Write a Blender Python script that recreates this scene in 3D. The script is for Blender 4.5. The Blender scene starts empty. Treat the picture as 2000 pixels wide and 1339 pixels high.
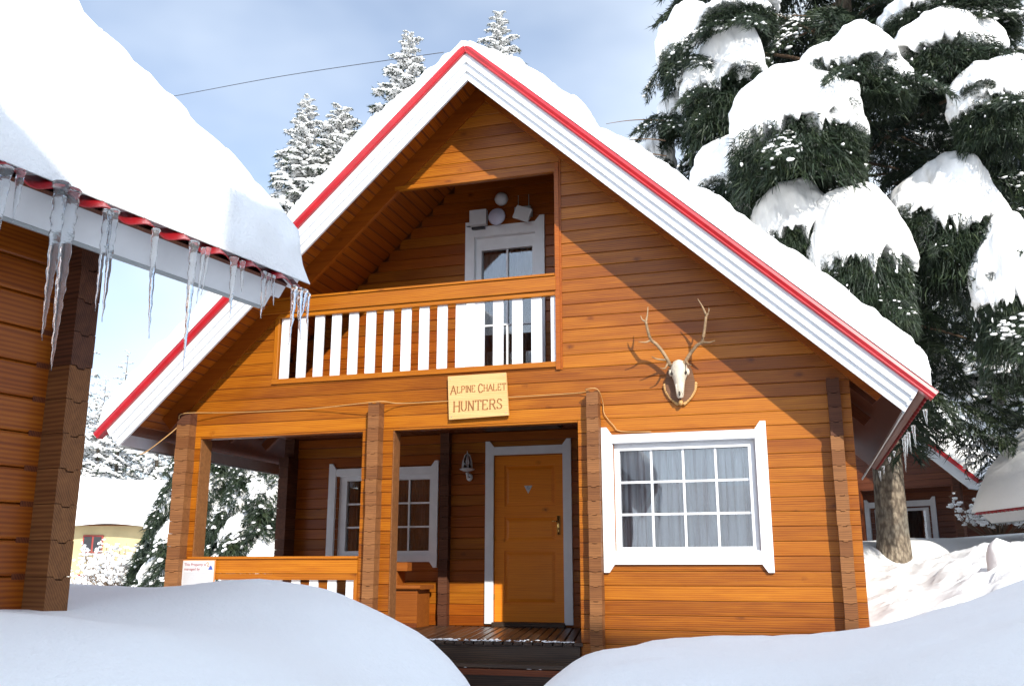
import bpy, math, random
import numpy as np
from mathutils import Vector, Matrix, noise as mnoise

R = random.Random(7)
S = bpy.context.scene
COL = S.collection
rad = math.radians

# ------------------------------------------------------------------ camera
cam_d = bpy.data.cameras.new('camera')
cam = bpy.data.objects.new('camera', cam_d); COL.objects.link(cam)
cam_d.sensor_width = 36.0
cam_d.lens = 1847.3 / 2000.0 * 36.0
cam_d.clip_start = 0.05
cam_d.clip_end = 2000
CAM = Vector((6.667, -9.2006, 0.6804))
_yaw, _pitch = 0.2947, 0.2344
fw = Vector((-math.sin(_yaw) * math.cos(_pitch), math.cos(_yaw) * math.cos(_pitch), math.sin(_pitch)))
rt = Vector((math.cos(_yaw), math.sin(_yaw), 0)); up = rt.cross(fw)
cam.matrix_world = Matrix(((rt.x, up.x, -fw.x, CAM.x), (rt.y, up.y, -fw.y, CAM.y), (rt.z, up.z, -fw.z, CAM.z), (0, 0, 0, 1)))
S.camera = cam

# ------------------------------------------------------------------ sky, sun, exposure
SUN = Vector((0.474, -0.721, 0.504)).normalized()
world = bpy.data.worlds.new('World'); S.world = world; world.use_nodes = True
wn = world.node_tree.nodes; wl = world.node_tree.links; wn.clear()
wout = wn.new('ShaderNodeOutputWorld'); wbg = wn.new('ShaderNodeBackground')
sky = wn.new('ShaderNodeTexSky'); sky.sky_type = 'NISHITA'; sky.sun_disc = False
sky.sun_elevation = math.asin(SUN.z); sky.sun_rotation = math.atan2(SUN.x, SUN.y)
sky.altitude = 1300; sky.air_density = 1.0; sky.dust_density = 0.6; sky.ozone_density = 1.0
# thin high cloud: pale grey-lavender veil laid over the blue by 3-D noise on the view direction
tc = wn.new('ShaderNodeTexCoord'); mp = wn.new('ShaderNodeMapping'); mp.inputs['Scale'].default_value = (1.0, 1.0, 1.9)
mp.inputs['Location'].default_value = (0.35, 0.1, 0.2)
n1 = wn.new('ShaderNodeTexNoise'); n1.inputs['Scale'].default_value = 1.3; n1.inputs['Detail'].default_value = 5; n1.inputs['Roughness'].default_value = 0.48
cr = wn.new('ShaderNodeValToRGB'); cr.color_ramp.elements[0].position = 0.36; cr.color_ramp.elements[1].position = 0.66
cr.color_ramp.elements[0].color = (0.06, 0.06, 0.06, 1); cr.color_ramp.elements[1].color = (0.97, 0.97, 0.97, 1)
mixw = wn.new('ShaderNodeMixRGB'); mixw.inputs['Color2'].default_value = (5.35, 5.9, 6.55, 1)
wl.new(tc.outputs['Generated'], mp.inputs['Vector']); wl.new(mp.outputs['Vector'], n1.inputs['Vector'])
wl.new(n1.outputs['Fac'], cr.inputs['Fac']); wl.new(cr.outputs['Color'], mixw.inputs['Fac'])
wl.new(sky.outputs['Color'], mixw.inputs['Color1'])
# thin cloud scatters forward: the veil brightens smoothly towards the sun
dt = wn.new('ShaderNodeVectorMath'); dt.operation = 'DOT_PRODUCT'; dt.inputs[1].default_value = SUN
wl.new(tc.outputs['Generated'], dt.inputs[0])
mr = wn.new('ShaderNodeMapRange'); mr.inputs['From Min'].default_value = -0.1; mr.inputs['From Max'].default_value = 1.0
mr.inputs['To Min'].default_value = 1.0; mr.inputs['To Max'].default_value = 1.8; mr.interpolation_type = 'SMOOTHSTEP'
wl.new(dt.outputs['Value'], mr.inputs['Value'])
vs = wn.new('ShaderNodeVectorMath'); vs.operation = 'SCALE'; wl.new(mixw.outputs['Color'], vs.inputs[0]); wl.new(mr.outputs['Result'], vs.inputs['Scale'])
wl.new(vs.outputs[0], wbg.inputs['Color'])
wbg.inputs['Strength'].default_value = 0.115
wl.new(wbg.outputs['Background'], wout.inputs['Surface'])

sun_d = bpy.data.lights.new('sun', 'SUN'); sun_d.energy = 3.3; sun_d.angle = rad(0.53); sun_d.color = (1.0, 0.955, 0.87)
sun_o = bpy.data.objects.new('sun', sun_d); COL.objects.link(sun_o)
sun_o.rotation_euler = (-SUN).to_track_quat('-Z', 'Y').to_euler()
S.view_settings.view_transform = 'Standard'; S.view_settings.look = 'None'
S.view_settings.exposure = 0.88; S.view_settings.gamma = 1.0; S.view_settings.use_curve_mapping = False
S.render.engine = 'CYCLES'
S.cycles.max_bounces = 7; S.cycles.transparent_max_bounces = 12; S.cycles.glossy_bounces = 4
S.cycles.transmission_bounces = 6; S.cycles.diffuse_bounces = 4
S.cycles.sample_clamp_indirect = 6.0; S.cycles.caustics_refractive = False; S.cycles.caustics_reflective = False

# ------------------------------------------------------------------ materials
def newmat(name):
    m = bpy.data.materials.new(name); m.use_nodes = True
    nt = m.node_tree; nt.nodes.clear()
    o = nt.nodes.new('ShaderNodeOutputMaterial'); b = nt.nodes.new('ShaderNodeBsdfPrincipled')
    nt.links.new(b.outputs['BSDF'], o.inputs['Surface'])
    return m, nt, b, o
def N(nt, t, **kw):
    n = nt.nodes.new(t)
    for k, v in kw.items(): n.inputs[k].default_value = v
    return n
def ramp(nt, fac, stops):
    r = nt.nodes.new('ShaderNodeValToRGB'); e = r.color_ramp.elements
    while len(e) < len(stops): e.new(0.5)
    for i, (p, c) in enumerate(stops): e[i].position = p; e[i].color = (c[0], c[1], c[2], 1)
    nt.links.new(fac, r.inputs['Fac']); return r.outputs['Color']
def mix(nt, fac, a, b, mode='MIX'):
    m = nt.nodes.new('ShaderNodeMixRGB'); m.blend_type = mode
    for s, v in ((m.inputs['Fac'], fac), (m.inputs['Color1'], a), (m.inputs['Color2'], b)):
        if isinstance(v, (int, float)): s.default_value = v
        elif isinstance(v, tuple): s.default_value = (*v, 1)
        else: nt.links.new(v, s)
    return m.outputs['Color']
def objcoord(nt, rnd=True, scale=(1, 1, 1)):
    t = nt.nodes.new('ShaderNodeTexCoord'); out = t.outputs['Object']
    if rnd:
        oi = nt.nodes.new('ShaderNodeObjectInfo'); mu = nt.nodes.new('ShaderNodeVectorMath'); mu.operation = 'MULTIPLY_ADD'
        cb = nt.nodes.new('ShaderNodeCombineXYZ')
        for i, k in enumerate((37.0, 91.0, 53.0)):
            ml = nt.nodes.new('ShaderNodeMath'); ml.operation = 'MULTIPLY'; ml.inputs[1].default_value = k
            nt.links.new(oi.outputs['Random'], ml.inputs[0]); nt.links.new(ml.outputs[0], cb.inputs[i])
        mu.inputs[1].default_value = (1, 1, 1)
        nt.links.new(out, mu.inputs[0]); nt.links.new(cb.outputs[0], mu.inputs[2]); out = mu.outputs[0]
    return out
def mapping(nt, vec, scale):
    m = nt.nodes.new('ShaderNodeMapping'); m.inputs['Scale'].default_value = scale
    nt.links.new(vec, m.inputs['Vector']); return m.outputs['Vector']

def wood(name, dark, mid, light, rough=0.42, knots=True, var=0.22, bump=0.22, coat=0.06, stain=0.35):
    m, nt, b, o = newmat(name); L = nt.links
    v = objcoord(nt)
    g = N(nt, 'ShaderNodeTexNoise', Scale=1.0, Detail=6.0, Roughness=0.62, Distortion=0.6); L.new(mapping(nt, v, (1.6, 26, 26)), g.inputs['Vector'])
    w = nt.nodes.new('ShaderNodeTexWave'); w.wave_type = 'RINGS'; w.rings_direction = 'X'
    w.inputs['Scale'].default_value = 6.0; w.inputs['Distortion'].default_value = 5.0; w.inputs['Detail'].default_value = 2.5; w.inputs['Detail Scale'].default_value = 0.6
    L.new(mapping(nt, v, (0.35, 5.5, 5.5)), w.inputs['Vector'])
    f = mix(nt, 0.3, g.outputs['Fac'], w.outputs['Fac'])
    col = ramp(nt, f, [(0.25, dark), (0.5, mid), (0.78, light)])
    if knots:
        k = N(nt, 'ShaderNodeTexVoronoi', Scale=1.0); k.feature = 'F1'
        L.new(mapping(nt, v, (2.6, 4.0, 4.0)), k.inputs['Vector'])
        sep = nt.nodes.new('ShaderNodeSeparateColor'); L.new(k.outputs['Color'], sep.inputs[0])
        pick = ramp(nt, sep.outputs[0], [(0.50, (0, 0, 0)), (0.52, (1, 1, 1))])
        kn = N(nt, 'ShaderNodeTexNoise', Scale=30.0, Detail=2.0); L.new(v, kn.inputs['Vector'])
        kd0 = mix(nt, 0.12, k.outputs['Distance'], kn.outputs['Fac'], 'ADD')
        kr = mix(nt, 1.0, ramp(nt, kd0, [(0.12, (0.75, 0.75, 0.75)), (0.21, (0, 0, 0))]), pick, 'MULTIPLY')
        kd = mix(nt, 1.0, ramp(nt, kd0, [(0.085, (0.9, 0.9, 0.9)), (0.115, (0, 0, 0))]), pick, 'MULTIPLY')
        col = mix(nt, kr, col, tuple(c * 0.72 for c in dark))
        col = mix(nt, kd, col, tuple(c * 0.25 + 0.004 for c in dark))
    # broad stain patches and per-board tone
    s = N(nt, 'ShaderNodeTexNoise', Scale=1.0, Detail=3.0); L.new(mapping(nt, v, (1.1, 3.0, 3.0)), s.inputs['Vector'])
    col = mix(nt, ramp(nt, s.outputs['Fac'], [(0.45, (0, 0, 0)), (0.75, (stain,) * 3)]), col, dark)
    oi = nt.nodes.new('ShaderNodeObjectInfo')
    tone = ramp(nt, oi.outputs['Random'], [(0.0, (1 - var, 1 - var * 1.25, 1 - var * 1.5)), (0.5, (1, 1, 1)), (1.0, (1 + var * 0.6, 1 + var * 0.9, 1 + var))])
    col = mix(nt, 1.0, col, tone, 'MULTIPLY')
    L.new(col, b.inputs['Base Color']); b.inputs['Roughness'].default_value = rough
    b.inputs['Coat Weight'].default_value = coat; b.inputs['Coat Roughness'].default_value = 0.3; b.inputs['Specular IOR Level'].default_value = 0.3
    bp = N(nt, 'ShaderNodeBump', Strength=bump, Distance=0.004); L.new(g.outputs['Fac'], bp.inputs['Height']); L.new(bp.outputs['Normal'], b.inputs['Normal'])
    return m
M = {}
M['wood'] = wood('varnished_pine', (0.165, 0.036, 0.002), (0.30, 0.086, 0.004), (0.40, 0.138, 0.008), var=0.17, stain=0.7)
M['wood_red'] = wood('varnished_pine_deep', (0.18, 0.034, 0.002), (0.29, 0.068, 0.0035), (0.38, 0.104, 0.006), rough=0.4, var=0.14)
M['wood_yellow'] = wood('honey_pine', (0.25, 0.062, 0.003), (0.365, 0.112, 0.005), (0.45, 0.160, 0.010), var=0.14)
M['wood_dark'] = wood('dark_and_shaded_pine', (0.075, 0.016, 0.006), (0.14, 0.034, 0.010), (0.20, 0.055, 0.014), rough=0.45)  # dark timber; on the right-hand chalets its colour stands for shade
M['weathered'] = wood('weathered_end_grain', (0.11, 0.040, 0.013), (0.20, 0.078, 0.024), (0.28, 0.115, 0.038), rough=0.7, knots=False, coat=0, bump=0.4)
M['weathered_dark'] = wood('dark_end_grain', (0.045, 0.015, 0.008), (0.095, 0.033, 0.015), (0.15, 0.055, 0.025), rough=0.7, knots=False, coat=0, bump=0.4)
M['wet_deck'] = wood('wet_deck_wood', (0.014, 0.009, 0.007), (0.045, 0.026, 0.017), (0.10, 0.055, 0.03), rough=0.34, knots=False, coat=0.15, bump=0.6, var=0.5)
M['door_wood'] = wood('door_pine', (0.68, 0.175, 0.010), (0.80, 0.240, 0.014), (0.85, 0.285, 0.022), rough=0.38, var=0.04, stain=0.12)
M['sign_wood'] = wood('sign_pine', (0.52, 0.28, 0.10), (0.62, 0.37, 0.15), (0.70, 0.45, 0.20), rough=0.55, var=0.03, stain=0.15, coat=0)
M['box_wood'] = wood('box_wood', (0.22, 0.06, 0.012), (0.36, 0.11, 0.018), (0.46, 0.16, 0.03), rough=0.35, knots=False)
M['plaque_wood'] = wood('plaque_wood', (0.10, 0.045, 0.02), (0.17, 0.08, 0.04), (0.24, 0.12, 0.06), knots=False, coat=0.0, rough=0.6)
M['plaque_edge'] = wood('plaque_edge_wood', (0.36, 0.19, 0.06), (0.5, 0.28, 0.1), (0.62, 0.38, 0.16), knots=False, coat=0.0, rough=0.6)

def plain(name, col, rough=0.5, metal=0.0, noise_amt=0.08, nscale=6.0, bump=0.0, bscale=40.0, rnd=True, coat=0.0):
    m, nt, b, o = newmat(name); L = nt.links; v = objcoord(nt, rnd)
    n = N(nt, 'ShaderNodeTexNoise', Scale=nscale, Detail=5.0, Roughness=0.6); L.new(v, n.inputs['Vector'])
    lo = tuple(c * (1 - noise_amt * 2) for c in col); hi = tuple(min(1, c * (1 + noise_amt)) for c in col)
    L.new(ramp(nt, n.outputs['Fac'], [(0.3, lo), (0.6, col), (0.8, hi)]), b.inputs['Base Color'])
    b.inputs['Roughness'].default_value = rough; b.inputs['Metallic'].default_value = metal; b.inputs['Coat Weight'].default_value = coat
    if bump:
        n2 = N(nt, 'ShaderNodeTexNoise', Scale=bscale, Detail=4.0); L.new(v, n2.inputs['Vector'])
        bp = N(nt, 'ShaderNodeBump', Strength=bump, Distance=0.01); L.new(n2.outputs['Fac'], bp.inputs['Height']); L.new(bp.outputs['Normal'], b.inputs['Normal'])
    return m
M['white'] = plain('white_paint', (0.78, 0.79, 0.80), 0.42, noise_amt=0.04)
M['red'] = plain('red_metal', (0.43, 0.012, 0.018), 0.34, noise_amt=0.12, coat=0.3)
M['brass'] = plain('brass', (0.75, 0.5, 0.16), 0.25, 0.9)
M['plastic'] = plain('pale_plastic', (0.62, 0.63, 0.63), 0.4, noise_amt=0.03)
M['dish'] = plain('dish_lavender', (0.55, 0.56, 0.68), 0.4, noise_amt=0.03)
M['black'] = plain('black_plastic', (0.02, 0.02, 0.022), 0.45)
M['cable'] = plain('cable', (0.50, 0.28, 0.10), 0.5)
M['cable_black'] = plain('cable_black', (0.05, 0.05, 0.06), 0.5)
M['bone'] = plain('bone', (0.66, 0.58, 0.45), 0.6, noise_amt=0.18, nscale=18, bump=0.4, bscale=60)
M['antler'] = plain('antler', (0.36, 0.23, 0.12), 0.55, noise_amt=0.3, nscale=14, bump=0.6, bscale=60)
M['hollow_shade'] = plain('socket', (0.05, 0.035, 0.025), 0.8)  # near-black colour stands in for shade inside the skull's hollows
M['carve'] = plain('carved_brown', (0.24, 0.10, 0.025), 0.7)
M['paper'] = plain('paper', (0.52, 0.52, 0.53), 0.6, noise_amt=0.02)
M['print_red'] = plain('print_red', (0.30, 0.015, 0.02), 0.6)
M['print_grey'] = plain('print_grey', (0.25, 0.27, 0.32), 0.6)
M['print_blue'] = plain('print_blue', (0.05, 0.08, 0.35), 0.6)
M['print_orange'] = plain('print_orange', (0.65, 0.25, 0.08), 0.6)
M['grey_metal'] = plain('grey_metal', (0.36, 0.38, 0.38), 0.45, 0.3)
M['yellow_wall'] = plain('yellow_render', (0.50, 0.41, 0.22), 0.8, nscale=1.5)
M['caster_wall'] = plain('grey_render', (0.62, 0.60, 0.56), 0.8, nscale=1.0)
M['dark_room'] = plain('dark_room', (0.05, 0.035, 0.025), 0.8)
M['frame_red'] = plain('frame_red', (0.3, 0.04, 0.03), 0.6)
M['twig'] = plain('twig_bark', (0.16, 0.10, 0.06), 0.8)

def bark():
    m, nt, b, o = newmat('spruce_bark'); L = nt.links; v = objcoord(nt)
    n = N(nt, 'ShaderNodeTexNoise', Scale=1.0, Detail=7.0, Roughness=0.7); L.new(mapping(nt, v, (9, 9, 5)), n.inputs['Vector'])
    vo = N(nt, 'ShaderNodeTexVoronoi', Scale=1.0); vo.feature = 'F1'; L.new(mapping(nt, v, (26, 26, 11)), vo.inputs['Vector'])
    n2 = N(nt, 'ShaderNodeTexNoise', Scale=2.2, Detail=4.0); L.new(v, n2.inputs['Vector'])
    c = ramp(nt, n.outputs['Fac'], [(0.3, (0.09, 0.07, 0.05)), (0.5, (0.24, 0.19, 0.135)), (0.72, (0.42, 0.36, 0.27))])
    c = mix(nt, ramp(nt, n2.outputs['Fac'], [(0.5, (0, 0, 0)), (0.7, (0.7, 0.7, 0.7))]), c, (0.16, 0.155, 0.13))
    c = mix(nt, ramp(nt, vo.outputs['Distance'], [(0.35, (0, 0, 0)), (0.75, (0.8, 0.8, 0.8))]), c, (0.07, 0.05, 0.035))
    L.new(c, b.inputs['Base Color']); b.inputs['Roughness'].default_value = 0.85
    h = mix(nt, 0.5, n.outputs['Fac'], vo.outputs['Distance'], 'SUBTRACT')
    bp = N(nt, 'ShaderNodeBump', Strength=0.9, Distance=0.03); L.new(h, bp.inputs['Height']); L.new(bp.outputs['Normal'], b.inputs['Normal'])
    return m
M['bark'] = bark()

def snowmat(name, bumpk=0.35, dirt=0.0, scale=1.0):
    m, nt, b, o = newmat(name); L = nt.links; v = objcoord(nt, False)
    n = N(nt, 'ShaderNodeTexNoise', Scale=9.0 * scale, Detail=8.0, Roughness=0.62); L.new(v, n.inputs['Vector'])
    n2 = N(nt, 'ShaderNodeTexNoise', Scale=70.0 * scale, Detail=4.0, Roughness=0.6); L.new(v, n2.inputs['Vector'])
    h = mix(nt, 0.35, n.outputs['Fac'], n2.outputs['Fac'])
    bp = N(nt, 'ShaderNodeBump', Strength=bumpk, Distance=0.03); L.new(h, bp.inputs['Height']); L.new(bp.outputs['Normal'], b.inputs['Normal'])
    base = (0.905, 0.895, 0.875)
    if dirt:
        n3 = N(nt, 'ShaderNodeTexNoise', Scale=3.0, Detail=6.0, Roughness=0.65); L.new(v, n3.inputs['Vector'])
        L.new(ramp(nt, n3.outputs['Fac'], [(0.4, base), (0.75, (base[0] * (1 - dirt), base[1] * (1 - dirt * 1.1), base[2] * (1 - dirt * 1.2)))]), b.inputs['Base Color'])
    else: b.inputs['Base Color'].default_value = (*base, 1)
    b.inputs['Roughness'].default_value = 0.75; b.inputs['Specular IOR Level'].default_value = 0.25
    return m
M['snow'] = snowmat('snow'); M['snow_soft'] = snowmat('snow_ground', 0.5); M['snow_lump'] = snowmat('snow_roof', 0.55)

def foliage():
    m, nt, b, o = newmat('spruce_needles'); L = nt.links; v = objcoord(nt, True)
    n = N(nt, 'ShaderNodeTexNoise', Scale=5.0, Detail=3.0); L.new(v, n.inputs['Vector'])
    L.new(ramp(nt, n.outputs['Fac'], [(0.3, (0.007, 0.015, 0.007)), (0.55, (0.016, 0.031, 0.011)), (0.8, (0.045, 0.062, 0.016))]), b.inputs['Base Color'])
    b.inputs['Roughness'].default_value = 0.6
    return m
M['needles'] = foliage()

def icemat():
    m, nt, b, o = newmat('ice'); L = nt.links; v = objcoord(nt, True)
    b.inputs['Base Color'].default_value = (0.96, 0.985, 1.0, 1); b.inputs['Transmission Weight'].default_value = 0.92
    b.inputs['IOR'].default_value = 1.31; b.inputs['Roughness'].default_value = 0.06
    n = N(nt, 'ShaderNodeTexNoise', Scale=60.0, Detail=3.0); L.new(v, n.inputs['Vector'])
    bp = N(nt, 'ShaderNodeBump', Strength=0.5, Distance=0.006); L.new(n.outputs['Fac'], bp.inputs['Height']); L.new(bp.outputs['Normal'], b.inputs['Normal'])
    return m
M['ice'] = icemat()

def glassmat():
    m, nt, b, o = newmat('window_glass'); L = nt.links
    nt.nodes.remove(b)
    tr = N(nt, 'ShaderNodeBsdfTransparent'); tr.inputs['Color'].default_value = (0.95, 0.97, 0.98, 1)
    gl = N(nt, 'ShaderNodeBsdfGlossy', Roughness=0.02); gl.inputs['Color'].default_value = (0.95, 0.97, 1, 1)
    n = N(nt, 'ShaderNodeTexNoise', Scale=2.5, Detail=1.0); t = nt.nodes.new('ShaderNodeTexCoord'); L.new(t.outputs['Object'], n.inputs['Vector'])
    bp = N(nt, 'ShaderNodeBump', Strength=0.06, Distance=0.02); L.new(n.outputs['Fac'], bp.inputs['Height']); L.new(bp.outputs['Normal'], gl.inputs['Normal'])
    fr = N(nt, 'ShaderNodeFresnel', IOR=1.85)
    mx = nt.nodes.new('ShaderNodeMixShader'); L.new(fr.outputs[0], mx.inputs[0]); L.new(tr.outputs[0], mx.inputs[1]); L.new(gl.outputs[0], mx.inputs[2])
    L.new(mx.outputs[0], o.inputs['Surface'])
    return m
M['glass'] = glassmat()
def curtain():
    m, nt, b, o = newmat('lace_curtain'); L = nt.links; v = objcoord(nt, True)
    n = N(nt, 'ShaderNodeTexNoise', Scale=1.0, Detail=3.0); L.new(mapping(nt, v, (14, 14, 0.7)), n.inputs['Vector'])
    w = nt.nodes.new('ShaderNodeTexVoronoi'); w.inputs['Scale'].default_value = 1.0; L.new(mapping(nt, v, (34, 4, 26)), w.inputs['Vector'])
    c = ramp(nt, n.outputs['Fac'], [(0.36, (0.5, 0.42, 0.43)), (0.46, (0.86, 0.84, 0.85)), (0.6, (0.97, 0.97, 0.97))])
    c = mix(nt, ramp(nt, w.outputs['Distance'], [(0.1, (0.35, 0.35, 0.35)), (0.22, (0, 0, 0))]), c, (0.65, 0.66, 0.7))
    L.new(c, b.inputs['Base Color']); b.inputs['Roughness'].default_value = 0.9
    return m
M['curtain'] = curtain()
def darkcurtain():
    m, nt, b, o = newmat('dark_curtain'); L = nt.links; v = objcoord(nt, True)
    n = N(nt, 'ShaderNodeTexNoise', Scale=1.0, Detail=3.0); L.new(mapping(nt, v, (12, 12, 0.6)), n.inputs['Vector'])
    L.new(ramp(nt, n.outputs['Fac'], [(0.3, (0.03, 0.025, 0.022)), (0.6, (0.13, 0.11, 0.10)), (0.8, (0.22, 0.2, 0.19))]), b.inputs['Base Color'])
    b.inputs['Roughness'].default_value = 0.9
    return m
M['curtain_dark'] = darkcurtain()

# ------------------------------------------------------------------ object helpers
def tag(o, label=None, cat=None, group=None, kind=None):
    if label: o['label'] = label
    if cat: o['category'] = cat
    if group: o['group'] = group
    if kind: o['kind'] = kind
    return o
def link(name, me, parent=None, loc=None, rot=None, mat4=None):
    o = bpy.data.objects.new(name, me); COL.objects.link(o)
    if parent is not None: o.parent = parent
    if mat4 is not None: o.matrix_local = mat4
    if loc is not None: o.location = loc
    if rot is not None: o.rotation_euler = rot
    return o
def empty(name, loc=(0, 0, 0), rz=0.0):
    o = bpy.data.objects.new(name, None); COL.objects.link(o); o.location = loc; o.rotation_euler = (0, 0, rz); o.empty_display_size = 0.3
    return o
def mesh(name, V, F, mats, smooth=False, midx=None):
    me = bpy.data.meshes.new(name)
    me.from_pydata([tuple(map(float, v)) for v in V], [], [tuple(map(int, f)) for f in F])
    for m in (mats if isinstance(mats, (list, tuple)) else [mats]): me.materials.append(m)
    if midx is not None: me.polygons.foreach_set('material_index', midx)
    if smooth: me.polygons.foreach_set('use_smooth', [True] * len(me.polygons))
    me.update(); return me
def npmesh(name, V, T, mats, smooth=False, midx=None):
    """V (n,3) float array, T (m,k) int array of faces with k corners."""
    V = np.asarray(V, np.float32); T = np.asarray(T, np.int32); k = T.shape[1]
    me = bpy.data.meshes.new(name); me.vertices.add(len(V)); me.vertices.foreach_set('co', V.ravel())
    me.loops.add(T.size); me.loops.foreach_set('vertex_index', T.ravel())
    me.polygons.add(len(T)); me.polygons.foreach_set('loop_start', np.arange(0, T.size, k, dtype=np.int32))
    for m in (mats if isinstance(mats, (list, tuple)) else [mats]): me.materials.append(m)
    if midx is not None: me.polygons.foreach_set('material_index', np.asarray(midx, np.int32))
    if smooth: me.polygons.foreach_set('use_smooth', np.ones(len(T), bool))
    me.update(calc_edges=True); me.validate(); return me
class MB:
    def __init__(s): s.V = []; s.F = []
    def poly_prism(s, pts, y0, y1):
        """pts (x,z) polygon counter-clockwise seen from -y, extruded y0 (front) to y1 (back)."""
        n = len(pts); b = len(s.V)
        s.V += [(x, y0, z) for x, z in pts] + [(x, y1, z) for x, z in pts]
        s.F.append(tuple(range(b, b + n))); s.F.append(tuple(range(b + 2 * n - 1, b + n - 1, -1)))
        for i in range(n):
            j = (i + 1) % n; s.F.append((b + j, b + i, b + n + i, b + n + j))
        return s
    def box(s, x0, x1, y0, y1, z0, z1): return s.poly_prism([(x0, z0), (x1, z0), (x1, z1), (x0, z1)], y0, y1)
    def prism_axis(s, sec, p0, p1, ax_u, ax_v):
        """section pts (u,v) swept from p0 to p1."""
        n = len(sec); b = len(s.V); p0 = Vector(p0); p1 = Vector(p1); U = Vector(ax_u); W = Vector(ax_v)
        for p in (p0, p1):
            for a, c in sec: s.V.append(tuple(p + U * a + W * c))
        s.F.append(tuple(range(b + n - 1, b - 1, -1))); s.F.append(tuple(range(b + n, b + 2 * n)))
        for i in range(n):
            j = (i + 1) % n; s.F.append((b + i, b + j, b + n + j, b + n + i))
        return s
    def tube(s, pts, rads, seg=8, cap=True):
        pts = [Vector(p) for p in pts]; b = len(s.V)
        for i, p in enumerate(pts):
            d = (pts[min(i + 1, len(pts) - 1)] - pts[max(i - 1, 0)])
            if d.length < 1e-9: d = Vector((0, 0, 1))
            d.normalize(); a = d.cross(Vector((0.13, 0.27, 1)) if abs(d.z) < 0.9 else Vector((1, 0.1, 0))).normalized(); c = d.cross(a)
            for k in range(seg):
                t = 2 * math.pi * k / seg; s.V.append(tuple(p + (a * math.cos(t) + c * math.sin(t)) * rads[i]))
        for i in range(len(pts) - 1):
            for k in range(seg):
                k2 = (k + 1) % seg; s.F.append((b + i * seg + k, b + i * seg + k2, b + (i + 1) * seg + k2, b + (i + 1) * seg + k))
        if cap:
            s.F.append(tuple(b + k for k in range(seg - 1, -1, -1))); s.F.append(tuple(b + (len(pts) - 1) * seg + k for k in range(seg)))
        return s
    def ellipsoid(s, c, r, nu=12, nv=8):
        b = len(s.V)
        for i in range(nv + 1):
            ph = math.pi * i / nv
            for k in range(nu):
                t = 2 * math.pi * k / nu; s.V.append((c[0] + r[0] * math.sin(ph) * math.cos(t), c[1] + r[1] * math.sin(ph) * math.sin(t), c[2] + r[2] * math.cos(ph)))
        for i in range(nv):
            for k in range(nu):
                k2 = (k + 1) % nu; s.F.append((b + i * nu + k, b + (i + 1) * nu + k, b + (i + 1) * nu + k2, b + i * nu + k2))
        return s
    def build(s, name, mat, parent=None, smooth=False, **kw):
        return link(name, mesh(name, s.V, s.F, mat, smooth), parent, **kw)

_bc = {}
def board_mesh(L, w, t, ch, mat):
    """length along X from 0, thickness Y (front face y=0, back y=t), width Z 0..w, chamfered long front edges."""
    key = (round(L, 3), round(w, 3), round(t, 3), ch, mat)
    if key in _bc: return _bc[key]
    sec = [(0, ch * 1.2), (ch * 0.35, ch * 0.35), (ch * 1.3, 0), (t, 0), (t, w), (ch * 1.3, w), (ch * 0.35, w - ch * 0.35), (0, w - ch * 1.2)]
    n = len(sec); V = [(x, y, z) for x in (0, L) for y, z in sec]; F = [tuple(range(n - 1, -1, -1)), tuple(range(n, 2 * n))]
    for i in range(n):
        j = (i + 1) % n; F.append((i, j, n + j, n + i))
    F = [tuple(reversed(f)) for f in F]
    me = mesh('board', V, F, M[mat]); _bc[key] = me; return me
def board(name, parent, p, xdir, zdir, L, w, t, mat, ch=0.006):
    """board starting at p, length along xdir, width along zdir; front faces xdir x zdir (pointing -Y of the board)."""
    X = Vector(xdir).normalized(); Z = Vector(zdir).normalized(); Y = Z.cross(X)
    m4 = Matrix(((X.x, Y.x, Z.x, p[0]), (X.y, Y.y, Z.y, p[1]), (X.z, Y.z, Z.z, p[2]), (0, 0, 0, 1)))
    return link(name, board_mesh(L, w, t, ch, mat), parent, mat4=m4)

PITCH = 0.134; SL = 0.94; XP = 3.561; ZS = 6.03     # course height, roof slope, ridge x, soffit height at the ridge
WID = 7.161
def roof_half(z): return (ZS - z) / SL
def courses(parent, name, y, x0, x1, z0, z1, holes, mat='wood', t=0.05, roof=True, alt=None, rng=R, flip=False):
    """horizontal planks of a wall in the plane y, around rectangular holes; limited by the roof slope."""
    k0 = int(math.floor((z0 + 0.01) / PITCH)); k1 = int(math.ceil((z1 + 0.01) / PITCH))
    n = 0
    for k in range(k0, k1):
        za = max(PITCH * k - 0.01, z0); zb = min(PITCH * (k + 1) - 0.01, z1)
        if zb - za < 0.02: continue
        a, b = x0, x1
        if roof:
            h = roof_half((za + zb) / 2 + 0.02); a = max(a, XP - h); b = min(b, XP + h)
        if b - a < 0.05: continue
        xs = sorted({a, b} | {v for hh in holes for v in hh[:2] if a < v < b})
        segs = []
        for u, v in zip(xs, xs[1:]):
            m_ = (u + v) / 2; lo, hi = za, zb; ok = True
            for hx0, hx1, hz0, hz1 in holes:
                if hx0 < m_ < hx1 and hz0 < hi and hz1 > lo:
                    if hz0 <= lo and hz1 >= hi: ok = False
                    elif hz0 > lo: hi = hz0
                    else: lo = hz1
            if ok and hi - lo > 0.015:
                if segs and abs(segs[-1][1] - u) < 1e-6 and abs(segs[-1][2] - lo) < 1e-6 and abs(segs[-1][3] - hi) < 1e-6: segs[-1][1] = v
                else: segs.append([u, v, lo, hi])
        for u, v, lo, hi in segs:
            mm = mat
            if alt and rng.random() < alt[1]: mm = alt[0]
            dy = rng.uniform(-0.0012, 0.0012)
            board(name, parent, (u + 0.0015, y + dy, lo + 0.0012), (1, 0, 0), (0, 0, 1), v - u - 0.003, hi - lo - 0.0024, t, mm)
            n += 1
    return n
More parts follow.
